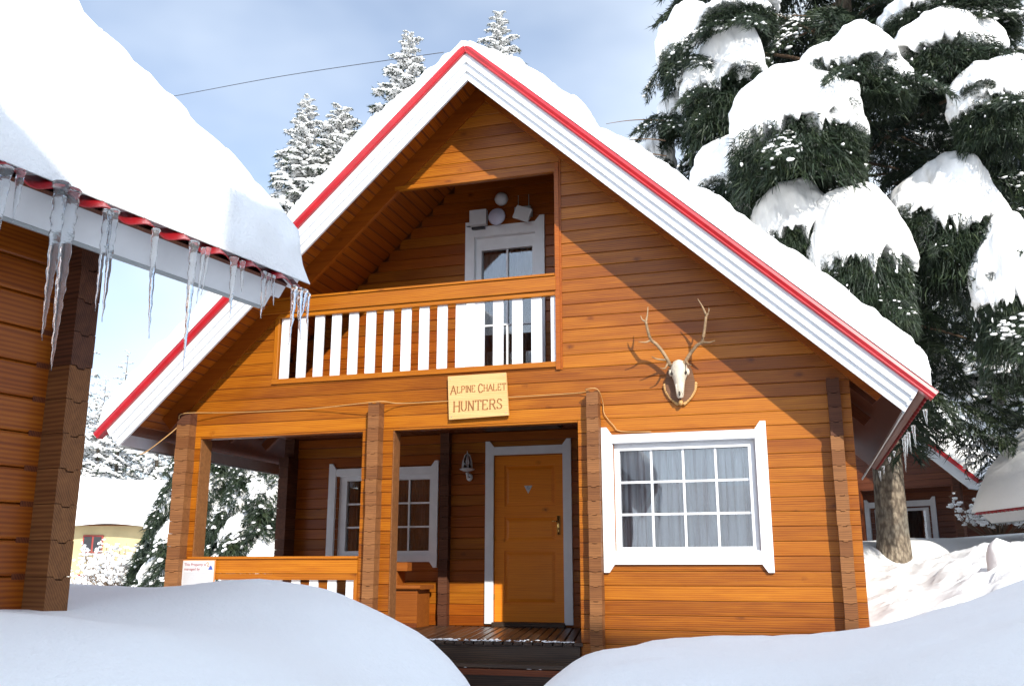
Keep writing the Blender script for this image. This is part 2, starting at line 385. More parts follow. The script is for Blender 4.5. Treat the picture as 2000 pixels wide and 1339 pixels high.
def core(parent, y0, y1, x0, x1, z0, z1, holes, mb, roof=True):
    """closed backing behind the planks, one box per cell."""
    xs = sorted({x0, x1} | {v for h in holes for v in h[:2] if x0 < v < x1})
    for u, v in zip(xs, xs[1:]):
        m_ = (u + v) / 2; spans = [(z0, z1)]
        for hx0, hx1, hz0, hz1 in holes:
            if hx0 < m_ < hx1:
                ns = []
                for a, b in spans:
                    if hz1 <= a or hz0 >= b: ns.append((a, b)); continue
                    if hz0 > a: ns.append((a, hz0))
                    if hz1 < b: ns.append((hz1, b))
                spans = ns
        for a, b in spans:
            if roof:
                c = [(u, a), (v, a)]
                zr = lambda x: min(b, ZS + 0.01 - SL * abs(x - XP))
                pts = [v] + ([XP] if u < XP < v else []) + [u]
                kink = [XP + s * roof_half(b) for s in (1, -1)]
                allx = sorted(set(pts) | {q for q in kink if u < q < v}, reverse=True)
                poly = c + [(q, zr(q)) for q in allx]
                if all(p[1] > a - 1e-6 for p in poly[2:]) and max(p[1] for p in poly[2:]) > a + 0.01: mb.poly_prism(poly, y0, y1)
                elif max(p[1] for p in poly[2:]) > a + 0.02:
                    cx = [q for q in allx if zr(q) > a]
                    ex = [XP + s * roof_half(a) for s in (1, -1)]; ex = [q for q in ex if u < q < v]
                    allq = sorted(set(cx) | set(ex), reverse=True)
                    pl = [(min(allq), a), (max(allq), a)] + [(q, max(a, zr(q))) for q in allq if zr(q) > a + 1e-4]
                    if len(pl) > 2: mb.poly_prism(pl, y0, y1)
            else: mb.box(u, v, y0, y1, a, b)

def log_column(parent, xc, y, w, prot, k0, k1, mat='weathered', axis='y', name='log_end', lastdark=0):
    """stack of crossing log ends standing proud of the wall."""
    for k in range(k0, k1):
        z = PITCH * k - 0.01; h = PITCH - 0.003; u = w / 2
        jx = R.uniform(-0.003, 0.003); jp = R.uniform(-0.005, 0.005)
        sec = [(-u, 0), (-u * 0.45, 0), (-u * 0.3, -0.010), (u * 0.3, -0.010), (u * 0.45, 0), (u, 0), (u, h), (u * 0.45, h), (u * 0.3, h - 0.012), (-u * 0.3, h - 0.012), (-u * 0.45, h), (-u, h)]
        mb = MB(); mb.poly_prism(sec, -(prot + jp), 0.0)
        m_ = 'weathered_dark' if k >= k1 - lastdark else mat
        o = mb.build(name, M[m_], parent)
        if axis == 'y': o.location = (xc + jx, y, z)
        else: o.location = (y, xc + jx, z); o.rotation_euler = (0, 0, math.pi / 2)

def bargeboards(parent, y, sgn_y, stp=0.028):
    """three stepped white boards under a red flashing on both rakes of the gable at y; sgn_y=-1 faces -y."""
    c = 1 / math.hypot(1, SL); s_ = SL * c                      # slope direction (c, s_) per unit
    for sx in (-1, 1):
        d = Vector((sx * c, 0, -s_)); nrm = Vector((sx * s_, 0, c))
        Ledge = 3.991 / c
        base0 = Vector((XP, y, 5.734))                          # inner lower edge at ridge
        layers = [('bargeboard', 'white', 0.0, 0.072, 0.0), ('bargeboard', 'white', 0.068, 0.138, stp), ('bargeboard', 'white', 0.134, 0.205, 2 * stp)]
        for nm, mt, n0, n1, yo in layers:
            mb = MB(); e = (n1 + n0) / 2
            # mitred at the ridge: vertical joint at x = XP
            def at(nn, L): 
                return base0 + nrm * nn + d * L
            def ridge(nn): return -(sx * (nrm * nn).x) / (c)      # slope distance that brings x back to XP
            pts = []
            P = [at(n0, ridge(n0)), at(n0, Ledge), at(n1, Ledge), at(n1, ridge(n1))]
            ya, yb = (y + sgn_y * yo, y - sgn_y * 0.03)
            P[1] -= d * (0.142 * n0); P[2] -= d * (0.142 * n1)
            V = [(p.x, ya, p.z) for p in P] + [(p.x, yb, p.z) for p in P]
            V[0] = (V[0][0], V[0][1] , V[0][2])
            F = [(0, 1, 2, 3), (7, 6, 5, 4), (1, 0, 4, 5), (2, 1, 5, 6), (3, 2, 6, 7), (0, 3, 7, 4)]
            link(nm, mesh(nm, V, F, M[mt]), parent)
        # red flashing: rolled edge strip
        L0 = -sx * 0; e0 = 0.205; hgt = 0.085
        secy = [(0.0, 0.0), (0.085, 0.0), (0.092, 0.010), (0.085, 0.022), (0.098, 0.05), (0.092, 0.078), (0.06, 0.092), (0.0, 0.094)]
        V = []; Lr = Ledge + (0.10 if sgn_y < 0 else -0.30)
        for L, ridgeend in ((0, True), (Lr, False)):
            for o_, h_ in secy:
                nn = e0 + h_; LL = ridge(nn) if ridgeend else L
                p = base0 + nrm * nn + d * LL; V.append((p.x, y + sgn_y * o_, p.z))
        n = len(secy); F = [tuple(range(n)), tuple(range(2 * n - 1, n - 1, -1))] + [(i, n + i, n + (i + 1) % n, (i + 1) % n) for i in range(n)]
        o = link('roof_flashing', mesh('roof_flashing', V, F, M['red']), parent); o['label'] = 'red metal edge strip along the rake'
    return

EAVE_X = 3.991; C_ = 1 / math.hypot(1, SL); S_ = SL * C_
def roof(parent, y0, y1, sides=(-1, 1), corr=0.19, boards=None, stp=0.028, zs=None, fh=0.18, fang=55.0):
    zs = ZS if zs is None else zs; fd2 = (math.cos(rad(fang)), math.sin(rad(fang)))
    """metal sheet, deck, eave fascia with stepped ends and soffit boards."""
    for sx in sides:
        d = Vector((sx * C_, 0, -S_)); nrm = Vector((sx * S_, 0, C_))
        top = Vector((XP, 0, zs + 0.045))
        fdv = Vector((sx * fd2[0], 0, fd2[1])); Lr = EAVE_X / C_ + (0.30 if zs > 6 else 0.222)
        # deck under the metal
        mb = MB(); a = Vector((XP, 0, zs)); 
        P = [a + nrm * 0.003, a + d * (Lr - 0.06) + nrm * 0.003, a + d * (Lr - 0.06) + nrm * 0.018, a + nrm * 0.018]
        P[0].x = P[3].x = XP
        pts = [(p.x, p.z) for p in P]
        if sx < 0: pts = pts[::-1]
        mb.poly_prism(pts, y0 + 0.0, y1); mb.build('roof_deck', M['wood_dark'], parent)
        # corrugated sheet: waves run down the slope
        ny = max(8, int((y1 - y0 + 0.14) / corr * 10)); ys = np.linspace(y0 - 0.07, y1 + 0.07, ny)
        V = []; Fq = []
        for th in (0.0, -0.004):
            for j, yy in enumerate(ys):
                wv = 0.015 * math.sin(2 * math.pi * yy / corr) + 0.004
                for L in (0.0, Lr):
                    p = top + nrm * (wv + th) + d * L
                    if L == 0.0: p.x = XP
                    V.append((p.x, yy, p.z))
        n = len(ys)
        for lay in (0, 1):
            for j in range(n - 1):
                b = lay * 2 * n + 2 * j; q = (b, b + 1, b + 3, b + 2); Fq.append(q if (lay == 0) == (sx < 0) else q[::-1])
        for j in range(n - 1): Fq.append((2 * j + 1, 2 * n + 2 * j + 1, 2 * n + 2 * j + 3, 2 * j + 3))
        o = link('roof_sheet', mesh('roof_sheet', V, Fq, M['red'], True), parent); o['label'] = 'red corrugated metal roof sheet under the snow'
        # eave fascia square to the slope, ends stepped like the bargeboards
        base = Vector((XP, 0, 5.734)) + d * (EAVE_X / C_)
        steps = [(0.0, 0.0), (fh * .33, 0.0), (fh * .33, stp), (fh * .67, stp), (fh * .67, 2 * stp), (fh, 2 * stp)]
        lo = [(n_, y0 - e + 0.004) for n_, e in steps]; hi = [(n_, y1 + e - 0.004) for n_, e in reversed(steps)]
        outl = lo + hi; n = len(outl)
        fo_ = Vector((sx * fd2[1], 0, -fd2[0]))
        V = [tuple(base + fdv * a_ + Vector((0, yy, 0)) + fo_ * 0.002) for a_, yy in outl] + [tuple(base + fdv * a_ + Vector((0, yy, 0)) - fo_ * 0.022) for a_, yy in outl]
        F = [tuple(range(n)), tuple(range(2 * n - 1, n - 1, -1))] + [(i, n + i, n + (i + 1) % n, (i + 1) % n) for i in range(n)]
        o = link('eave_fascia', mesh('eave_fascia', V, F, M['white']), parent); o['label'] = 'white fascia board along the eave with stepped end'
        o = MB().tube([tuple(base - d * 0.012 + Vector((0, y0 + 0.02, -0.008))), tuple(base - d * 0.012 + Vector((0, y1 - 0.02, -0.008)))], [0.013, 0.013], 6).build('drip_edge', M['grey_metal'], parent)
    if boards:
        for sx, by0, by1 in boards:
            d = Vector((sx * C_, 0, -S_)); nrm = Vector((sx * S_, 0, C_)); L = 0.03
            while L < (EAVE_X) / C_ - 0.02:
                w = 0.104; p = Vector((XP, 0, ZS)) + d * L
                # length along y; front face points down (-nrm)
                if sx > 0: board('soffit_board', parent, (p.x, by0, p.z), (0, 1, 0), d, by1 - by0, w, 0.016, 'wood_red', 0.009)
                else: board('soffit_board', parent, (p.x, by1, p.z), (0, -1, 0), d, by1 - by0, w, 0.016, 'wood_red', 0.009)
                L += w + 0.006

def fnoise(p, sc, oct_=4, seed=0.0):
    return mnoise.fractal(Vector((p[0] * sc + seed, p[1] * sc - seed * 0.7, p[2] * sc + seed * 0.3)), 0.9, 2.1, oct_)
def roof_snow(name, parent_m, y0, y1, xa, xb, tfun, label, dens=0.05, edge_w=0.2, amp=0.03, ynear=None, seed=3.1, over=0.0, zs=None, calm=0.45):
    zs = ZS if zs is None else zs; lift = 0.047 if calm > 0.2 else 0.0
    """snow blanket over both slopes: height field with rounded, lumpy borders. parent_m: chalet empty matrix."""
    def axis(a, b, st, w):
        near = [a + w * q for q in (0, .004, .025, .07, .13, .2, .3, .42, .56, .72, .86, 1)]
        far = [b - w * q for q in (1, .86, .72, .56, .42, .3, .2, .13, .07, .025, .004, 0)]
        n = max(2, int((b - a - 2 * w) / st)); mid = [a + w + (b - a - 2 * w) * i / n for i in range(1, n)]
        return near + mid + far
    xs = axis(xa, xb, dens, edge_w); ys = axis(y0, y1, ynear or dens * 2, edge_w)
    V = []; nx, ny = len(xs), len(ys)
    for x in xs:
        for y in ys:
            zb = zs + 0.068 + lift - SL * math.sqrt((x - XP) ** 2 + 0.010)
            t = tfun(x, y) * (1 + (0.14 if calm > 0.2 else 0.05) * fnoise((x, y, 0), 1.3, 2, seed))
            dmin = []
            for dd in (x - xa, xb - x, y - y0, y1 - y):
                q = max(0.0, min(1.0, dd / edge_w)); dmin.append(math.sqrt(max(0.0, 1 - (1 - q) ** 2)))
            e = dmin[0] * dmin[1] * dmin[2] * dmin[3]
            z = zb - 0.004 + t * (1.0 * e)
            k = amp * (0.35 + 0.65 * (1 if min(dmin) < 0.999 else calm))
            nv = [fnoise((x, y, z), f_, 4, seed + o_) + 0.35 * fnoise((x, y, z), 13.0, 3, seed + o_ + 7) for f_, o_ in ((4.5, 0), (4.5, 20), (3.5, 40))]
            bul = 0.05 * math.sin(math.pi * min(1, e)) * over
            ox = (-bul if x - xa < edge_w else (bul if xb - x < edge_w else 0)); oy = (-bul if y - y0 < edge_w else (bul if y1 - y < edge_w else 0))
            kk = min(1.0, e * 1.6); ox *= kk; oy *= kk
            V.append((x + ox + k * kk * nv[0], y + oy + k * kk * nv[1] * (1.0 if min(dmin) < .999 else .2), z + k * (nv[2] if min(dmin) < .999 else nv[2] * calm) * kk))
    F = []
    for i in range(nx - 1):
        for j in range(ny - 1): b = i * ny + j; F.append((b, b + ny, b + ny + 1, b + 1))
    nb = len(V)     # underside
    for x in (xa, XP, xb):
        for y in (y0, y1): V.append((x, y, zs + 0.060 + lift - SL * abs(x - XP)))
    F += [(nb, nb + 1, nb + 3, nb + 2), (nb + 2, nb + 3, nb + 5, nb + 4)]
    me = mesh(name, V, F, M['snow_lump'], True)
    o = link(name, me, None); o.matrix_world = parent_m
    tag(o, label, 'snow'); return o

# ------------------------------------------------------------------ window / door builders
def horn_board(x0, x1, z0, z1, inner, hz, y0, y1, top=True, bot=True):
    """vertical trim board whose ends are cut back on the inner side. inner=+1: inner edge at x1."""
    w = x1 - x0; m_ = w * 0.5
    if inner > 0:
        pts = [(x0, z0), (x0 + (m_ if bot else w), z0), (x1, z0 + (hz if bot else 0)), (x1, z1 - (hz if top else 0)), (x0 + (m_ if top else w), z1), (x0, z1)]
    else:
        pts = [(x0, z0 + (hz if bot else 0)), (x0 + (m_ if bot else 0), z0), (x1, z0), (x1, z1), (x0 + (m_ if top else 0), z1), (x0, z1 - (hz if top else 0))]
    cl = []
    for p in pts:
        if not cl or (abs(cl[-1][0] - p[0]) + abs(cl[-1][1] - p[1])) > 1e-5: cl.append(p)
    if abs(cl[0][0] - cl[-1][0]) + abs(cl[0][1] - cl[-1][1]) < 1e-5: cl.pop()
    return MB().poly_prism(cl, y0, y1)
def window(parent, y, gx0, gx1, gz0, gz1, cols, rows, sash, trim, depth=0.09, curt='curtain', curtain_y=0.16, mullions=()):
    """trim = (outer x0, x1, z0, z1, side width, head z0, sill z1, horn); glass at y+depth."""
    tx0, tx1, tz0, tz1, tw, hz0, sz1, horn = trim
    fr = MB()
    fy0, fy1 = y + depth - 0.045, y + depth + 0.02
    ox0, ox1, oz0, oz1 = gx0 - sash, gx1 + sash, gz0 - sash, gz1 + sash
    fr.box(ox0, gx0, fy0, fy1, oz0, oz1); fr.box(gx1, ox1, fy0, fy1, oz0, oz1)
    fr.box(gx0, gx1, fy0 + 0.001, fy1, gz1, oz1); fr.box(gx0, gx1, fy0 + 0.001, fy1, oz0, gz0)
    for mx in mullions: fr.box(mx - 0.035, mx + 0.035, fy0 - 0.004, fy1, gz0, gz1)
    w = fr.build('window', M['white'], parent)
    # reveal lining from the trim back to the sash
    rv = MB(); ra, rb = y - 0.004, fy0 + 0.012
    ix0, ix1, iz0, iz1 = tx0 + tw, tx1 - tw, sz1, hz0
    rv.box(ix0 - 0.012, ix0 + 0.004, ra, rb, iz0, iz1); rv.box(ix1 - 0.004, ix1 + 0.012, ra, rb, iz0, iz1)
    rv.box(ix0 + 0.004, ix1 - 0.004, ra, rb, iz1 - 0.004, iz1 + 0.012); rv.box(ix0 + 0.004, ix1 - 0.004, ra, rb, iz0 - 0.012, iz0 + 0.004)
    rv.box(ix0, ox0, rb - 0.004, rb + 0.012, iz0, iz1); rv.box(ox1, ix1, rb - 0.004, rb + 0.012, iz0, iz1)
    rv.box(ox0, ox1, rb - 0.004, rb + 0.012, oz1, iz1); rv.box(ox0, ox1, rb - 0.004, rb + 0.012, iz0, oz0)
    rv.build('window_lining', M['white'], w)
    for x0, x1, inn in ((tx0, tx0 + tw, 1), (tx1 - tw, tx1, -1)): horn_board(x0, x1, tz0, tz1, inn, horn, y - 0.034, y - 0.002).build('window_trim', M['white'], w)
    MB().box(tx0 + tw, tx1 - tw, y - 0.028, y - 0.002, hz0, tz1 - horn).build('head_trim', M['white'], w)
    MB().box(tx0 + tw, tx1 - tw, y - 0.028, y - 0.002, tz0 + horn, sz1).build('sill_trim', M['white'], w)
    pw = (gx1 - gx0) / cols; ph = (gz1 - gz0) / rows; mw = 0.011
    for i in range(1, cols): MB().box(gx0 + pw * i - mw, gx0 + pw * i + mw, fy0 + 0.022, fy0 + 0.04, gz0, gz1).build('muntin', M['white'], w)
    for j in range(1, rows): MB().box(gx0, gx1, fy0 + 0.0235, fy0 + 0.0385, gz0 + ph * j - mw, gz0 + ph * j + mw).build('muntin', M['white'], w)
    for i in range(cols):
        for j in range(rows): MB().box(gx0 + pw * i, gx0 + pw * (i + 1), y + depth, y + depth + 0.003, gz0 + ph * j, gz0 + ph * (j + 1)).build('pane', M['glass'], w)
    # curtain with folds
    V = []; F = []; n = int((gx1 - gx0 + 0.2) / 0.012)
    for i in range(n + 1):
        x = gx0 - 0.1 + (gx1 - gx0 + 0.2) * i / n
        off = 0.02 * math.sin(x * 47 + 2 * math.sin(x * 7)) + 0.012 * math.sin(x * 113)
        V += [(x, y + depth + curtain_y - 0.09 + off * 0.7, gz0 - 0.12), (x + 0.01 * math.sin(x * 20), y + depth + curtain_y - 0.09 + off, gz1 + 0.12)]
    for i in range(n): F.append((2 * i, 2 * i + 2, 2 * i + 3, 2 * i + 1))
    link('curtain', mesh('curtain', V, F, M[curt], True), w)
    # dark room behind
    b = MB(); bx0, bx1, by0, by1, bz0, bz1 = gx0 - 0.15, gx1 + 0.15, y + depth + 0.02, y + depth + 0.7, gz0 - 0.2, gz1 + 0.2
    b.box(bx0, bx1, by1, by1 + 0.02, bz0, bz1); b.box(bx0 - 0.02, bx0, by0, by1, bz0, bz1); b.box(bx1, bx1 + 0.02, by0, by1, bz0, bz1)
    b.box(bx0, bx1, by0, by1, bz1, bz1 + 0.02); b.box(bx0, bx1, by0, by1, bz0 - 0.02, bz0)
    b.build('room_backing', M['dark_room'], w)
    return w

# ================================================================== 1. SNOW GROUND
CTRL = [(4.21,-6.69,0.56),(3.59,-5.59,0.54),(3.69,-5.14,0.6),(3.91,-4.86,0.62),(4.18,-4.67,0.59),(4.48,-4.66,0.5),(4.84,-4.85,0.38),(5.12,-5.06,0.29),(5.39,-5.28,0.22),
 (4.85,-7.32,0.42),(5.18,-7.0,0.39),(5.37,-6.5,0.34),(4.37,-6.4,0.45),(4.75,-6.07,0.43),(5.25,-3.55,0.14),(5.34,-4.1,0.10),(5.12,-2.87,0.12),(5.05,-2.2,0.10),(5.06,-1.36,0.06),(5.5,-2.2,0.12),(5.6,-3.4,0.14),(5.44,-0.83,0.07),
 (5.87,-0.48,0.07),(6.56,-0.38,0.07),(6.9,-0.29,0.14),(7.16,-0.12,0.17),(7.72,-0.64,0.36),(7.97,-1.02,0.49),(8.16,-1.44,0.68),(5.97,-4.33,0.13),(6.87,-5.16,0.25),(7.3,-5.7,0.32),
 (6.39,-2.69,0.08),(7.35,-3.52,0.26),(7.7,-3.67,0.45),(7.32,0.99,0.25),(7.69,3.01,0.36),(8.05,4.12,0.65),(8.37,4.18,0.8),(8.73,4.25,0.97),(8.78,3.21,0.89),(9.09,3.3,0.89),
 (8.07,2.01,0.53),(8.46,1.55,0.68),(8.55,8.44,1.19),(9.55,9.81,1.22),(10.09,9.95,1.29),(7.66,7.1,1.1),(10.66,11.18,1.35),(7.35,2.9,0.39),(8.0,6.6,0.45),(7.5,5.6,0.75),
 # hollow of the path from the camera to the steps
 (6.67,-9.2,-1.0),(6.4,-7.6,-0.98),(6.0,-6.2,-0.95),(5.62,-5.15,-0.8),(5.0,-4.35,-0.85),(4.62,-3.2,-0.8),(4.3,-1.9,-0.75),(4.1,-0.9,-0.7),(3.6,-0.7,-0.7),(7.3,-9.5,-0.8),(6.2,-10.5,-1.0),
 (4.45,-4.1,0.15),(4.0,-3.2,0.1),(3.3,-2.2,0.1),(2.8,-1.0,0.2),(1.5,-1.0,0.3),(0.0,-1.0,0.35),(-1.2,0.5,0.35),(2.5,-4.0,0.5),(1.5,-2.8,0.4),
 (-11.5,12.3,-0.05),(-2.6,3.1,0.3),(-5.8,6.5,0.15),(-20,24,0.0),(12,3,1.2),(10,-3,0.9),(9.5,-7,0.8),(12,-9,0.7),(3,-12,0.5),(8,-13,-0.2),(0,-14,0.5),(0,14,0.6),(-12,0,0.3),(16,14,1.6),(6,20,1.2),(7,16,1.1)]
CP = np.array(CTRL)
def _phi(r): return r
_A = _phi(np.linalg.norm(CP[:, None, :2] - CP[None, :, :2], axis=2)); _n = len(CP)
_Q = np.hstack([np.ones((_n, 1)), CP[:, :2]]); _Mx = np.block([[_A - np.eye(_n) * 0.004, _Q], [_Q.T, np.zeros((3, 3))]])
_W = np.linalg.solve(_Mx, np.concatenate([CP[:, 2], np.zeros(3)]))
def ground_rbf(P):
    P = np.asarray(P, float); out = np.empty(len(P))
    for i in range(0, len(P), 20000):
        q = P[i:i + 20000]; r = np.sqrt(((q[:, None, :] - CP[None, :, :2]) ** 2).sum(2) + 0.03)
        out[i:i + 20000] = r @ _W[:_n] + _W[_n] + q @ _W[_n + 1:]
    return out
def gaxis(lo, f0, f1, hi, st):
    mid = list(np.arange(f0, f1 + 1e-6, st)); l = []; x = f0; s = st
    while x > lo: s *= 1.22; x -= s; l.append(x)
    r_ = []; x = f1; s = st
    while x < hi: s *= 1.22; x += s; r_.append(x)
    return np.array(l[::-1] + mid + r_)
def sstep(a, b, x): 
    t = np.clip((x - a) / (b - a), 0, 1); return t * t * (3 - 2 * t)
def ground_z(X, Y):
    z = ground_rbf(np.stack([X, Y], 1))
    # beyond the mapped yard the land runs out level, then climbs as wooded hills
    dist = np.hypot(X - 3, Y + 1); w = sstep(22, 40, dist)
    far = 0.2 + 9.0 * sstep(70, 190, dist) + 26 * sstep(120, 420, dist)
    return z * (1 - w) + far * w
gx = gaxis(-420, -1.5, 10.5, 420, 0.075); gy = gaxis(-420, -9.8, 6.0, 420, 0.085)
GX, GY = np.meshgrid(gx, gy, indexing='ij'); X_, Y_ = GX.ravel(), GY.ravel()
Z_ = ground_z(X_, Y_)
near = (np.abs(X_ - 4.5) < 9) & (np.abs(Y_ + 2) < 12)
idx = np.nonzero(near)[0]
rough = sstep(7.15, 7.5, X_) * sstep(-0.35, 0.25, Y_ - 0.55 * (7.6 - X_)) * (1 - sstep(5.5, 7.0, Y_)) * (1 - sstep(9.6, 10.5, X_))
for i in idx:
    p = (X_[i], Y_[i], 0.0)
    d_ = 0.05 * fnoise(p, 0.55, 3, 5.0) + 0.014 * fnoise(p, 2.4, 3, 9.0) + 0.0035 * fnoise(p, 9.0, 3, 3.0)
    if rough[i] > 0.01:
        a = 1 - abs(fnoise(p, 1.5, 4, 2.0)); b = fnoise(p, 6.5, 4, 4.0)
        c_ = fnoise(p, 14.0, 3, 7.0); d_ += rough[i] * (0.15 * (a - 0.75) + 0.055 * b + 0.02 * c_)
    Z_[i] += d_
# the chalets stand on bare ground: keep the snow out of their rooms and porch
inside = (X_ > -0.1) & (X_ < 7.10) & (Y_ > -0.02) & (Y_ < 5.4)
Z_[inside] = np.minimum(Z_[inside], -0.6)
st_ = (X_ > 2.9) & (X_ < 4.62) & (Y_ > -1.0) & (Y_ < 0.1); Z_[st_] = np.minimum(Z_[st_], -0.72)
nxg, nyg = len(gx), len(gy)
I, J = np.meshgrid(np.arange(nxg - 1), np.arange(nyg - 1), indexing='ij'); b_ = (I * nyg + J).ravel()
Tg = np.stack([b_, b_ + nyg, b_ + nyg + 1, b_ + 1], 1)
gme = npmesh('snow_ground', np.stack([X_, Y_, Z_], 1), Tg, M['snow_soft'], True)
tag(link('snow_ground', gme), 'deep smooth snow over the whole yard, heaped on both sides of a trodden path', kind='structure')
def gz(x, y): return float(ground_z(np.array([x], float), np.array([y], float))[0])

# ================================================================== 2. MAIN CHALET
ch = empty('chalet'); tag(ch, 'honey brown wooden chalet with balcony, porch, big white window and snowy red edged roof', 'house')
HOLES = [(0.188, 2.2, -2, 2.11), (2.555, 4.563, -2, 2.11), (4.92, 6.27, 0.84, 1.885), (1.119, 4.35, 2.748, 3.45), (-3, 4.35, 3.45, 4.86)]
courses(ch, 'plank', 0.0, 0.0, WID, -0.28, 6.0, HOLES, 'wood', alt=('wood_yellow', 0.15))
mb = MB()
core(ch, 0.052, 0.11, 0.0, WID, -0.5, 6.09, HOLES, mb)
core(ch, 2.352, 2.42, 0.0, 4.66, -0.3, 2.42, [(2.94, 3.84, -0.3, 2.08), (0.76, 2.16, 0.84, 1.90)], mb, roof=False)
core(ch, 1.172, 1.24, -0.6, 4.5, 2.36, 6.09, [(3.06, 3.86, 2.3, 4.60)], mb)
core(ch, 5.3, 5.36, 0.0, WID, -0.5, 6.09, [], mb)
mb.box(7.085, 7.16, 0.112, 5.298, -0.5, 2.70)
mb.box(4.60, 4.66, 0.112, 2.35, -0.5, 2.36)
mb.box(0.0, 0.07, 2.422, 5.298, -0.5, 2.36)
mb.box(4.43, 4.50, 0.112, 1.17, 2.48, 5.15)
mb.box(-0.02, 4.60, 0.112, 5.298, 2.40, 2.45)
mb.build('wall_core', M['wood_dark'], ch)
# porch back wall, balcony back wall
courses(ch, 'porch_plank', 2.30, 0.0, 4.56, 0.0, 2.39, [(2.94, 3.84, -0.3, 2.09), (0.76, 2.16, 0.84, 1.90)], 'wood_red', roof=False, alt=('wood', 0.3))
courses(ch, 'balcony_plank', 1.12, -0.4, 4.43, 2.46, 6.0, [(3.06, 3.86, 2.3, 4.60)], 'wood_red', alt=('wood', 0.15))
# balcony side wall planks (face -x)
for k in range(18, 38):
    z = PITCH * k - 0.01
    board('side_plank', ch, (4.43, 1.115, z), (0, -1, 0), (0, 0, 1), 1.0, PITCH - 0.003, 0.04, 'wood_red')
# crossing log ends on the front
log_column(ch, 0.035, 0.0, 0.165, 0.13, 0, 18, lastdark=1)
log_column(ch, 2.38, 0.0, 0.125, 0.13, 0, 18)
log_column(ch, 4.74, 0.0, 0.118, 0.13, -2, 18)
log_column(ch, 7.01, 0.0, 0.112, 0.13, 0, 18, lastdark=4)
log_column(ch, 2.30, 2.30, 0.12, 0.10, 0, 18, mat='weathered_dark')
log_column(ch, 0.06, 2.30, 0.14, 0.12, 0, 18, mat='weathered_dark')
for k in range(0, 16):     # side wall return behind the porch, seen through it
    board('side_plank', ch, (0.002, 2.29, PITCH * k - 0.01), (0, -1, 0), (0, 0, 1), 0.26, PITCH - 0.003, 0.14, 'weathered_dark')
# side faces of posts
for x, y1 in ((2.556, 0.16), (0.189, 0.20)): MB().box(x, x + 0.012, 0.004, y1, -0.02, 2.108).build('post_lining', M['weathered'], ch)
for k in range(0, 16):
    board('side_plank', ch, (-0.003, 0.28, PITCH * k - 0.01), (0, -1, 0), (0, 0, 1), 0.26, PITCH - 0.003, 0.05, 'wood')
# rake friezes, trims of the balcony opening
for sx in (-1, 1):
    d = Vector((sx * C_, 0, -S_)); nrm = Vector((sx * S_, 0, C_))
    L0, L1 = 0.02, (3.9 if sx < 0 else 3.95) / C_
    p = Vector((XP, 0, ZS)) - nrm * 0.178
    V = []
    for y in (-0.024, 0.03):
        for nn in (0, 0.176):
            for L in (L0, L1):
                q = p + nrm * nn + d * L
                if L == L0: q = p + nrm * nn + d * (-(sx * (nrm * (nn - 0.178)).x) / C_ + 0.002)
                V.append((q.x, y, q.z))
    F = [(0, 1, 3, 2), (4, 6, 7, 5), (0, 4, 5, 1), (2, 3, 7, 6), (0, 2, 6, 4), (1, 5, 7, 3)]
    link('rake_beam', mesh('rake_beam', V, F, M['wood_red']), ch)
MB().box(2.50, 4.36, -0.030, 0.02, 4.83, 4.875).build('opening_trim', M['wood'], ch)
MB().box(4.352, 4.40, -0.028, 0.112, 2.66, 4.93).build('opening_trim', M['wood_red'], ch)
MB().box(4.40, 4.418, -0.012, 0.0, 2.66, 5.05).build('opening_trim', M['wood_red'], ch)
# balcony railing
rl = empty('balcony_railing'); rl.parent = ch
board('top_rail', rl, (0.72, -0.04, 3.50), (1, 0, 0), (0, 0, 1), 3.64, 0.155, 0.07, 'wood_yellow')
board('rail_cap', rl, (0.80, -0.055, 3.657), (1, 0, 0), (0, 0, 1), 3.55, 0.026, 0.11, 'wood_yellow', 0.004)
board('rail_trim', rl, (1.06, -0.02, 3.452), (1, 0, 0), (0, 0, 1), 3.29, 0.045, 0.05, 'wood_yellow', 0.004)
board('rail_trim', rl, (1.06, -0.02, 2.69), (1, 0, 0), (0, 0, 1), 3.29, 0.058, 0.05, 'wood_yellow', 0.004)
board('rail_trim', rl, (1.118, -0.018, 2.75), (0, 0, 1), (-1, 0, 0), 0.70, 0.055, 0.05, 'wood_yellow', 0.004)
bal = [1.135 + 0.2105 * i for i in range(16)]
for i, x in enumerate(bal):
    MB().box(x, x + (0.112 if i < 15 else 0.085), 0.012, 0.032, 2.742, 3.46).build('baluster', M['white'], rl)
# porch railing
rl = empty('porch_railing'); rl.parent = ch
board('rail_cap', rl, (0.15, -0.03, 0.785), (1, 0, 0), (0, 0, 1), 2.055, 0.028, 0.13, 'wood_yellow', 0.004)
board('top_rail', rl, (0.10, -0.012, 0.635), (1, 0, 0), (0, 0, 1), 2.10, 0.15, 0.06, 'wood_yellow')
board('rail_trim', rl, (0.19, -0.02, 0.57), (1, 0, 0), (0, 0, 1), 2.01, 0.062, 0.05, 'wood_yellow', 0.004)
board('rail_trim', rl, (2.205, -0.018, 0.0), (0, 0, 1), (-1, 0, 0), 0.63, 0.04, 0.05, 'wood_yellow', 0.004)
for i in range(10): MB().box(2.065 - 0.213 * i, 2.065 + 0.10 - 0.213 * i, 0.012, 0.032, 0.05, 0.575).build('baluster', M['white'], rl)
# porch side railing
rl = empty('side_railing'); rl.parent = ch
board('top_rail', rl, (0.03, 2.04, 0.64), (0, -1, 0), (0, 0, 1), 1.74, 0.17, 0.05, 'wood')
for i in range(8): MB().box(0.04, 0.06, 0.36 + 0.21 * i, 0.46 + 0.21 * i, 0.05, 0.64).build('baluster', M['white'], rl)
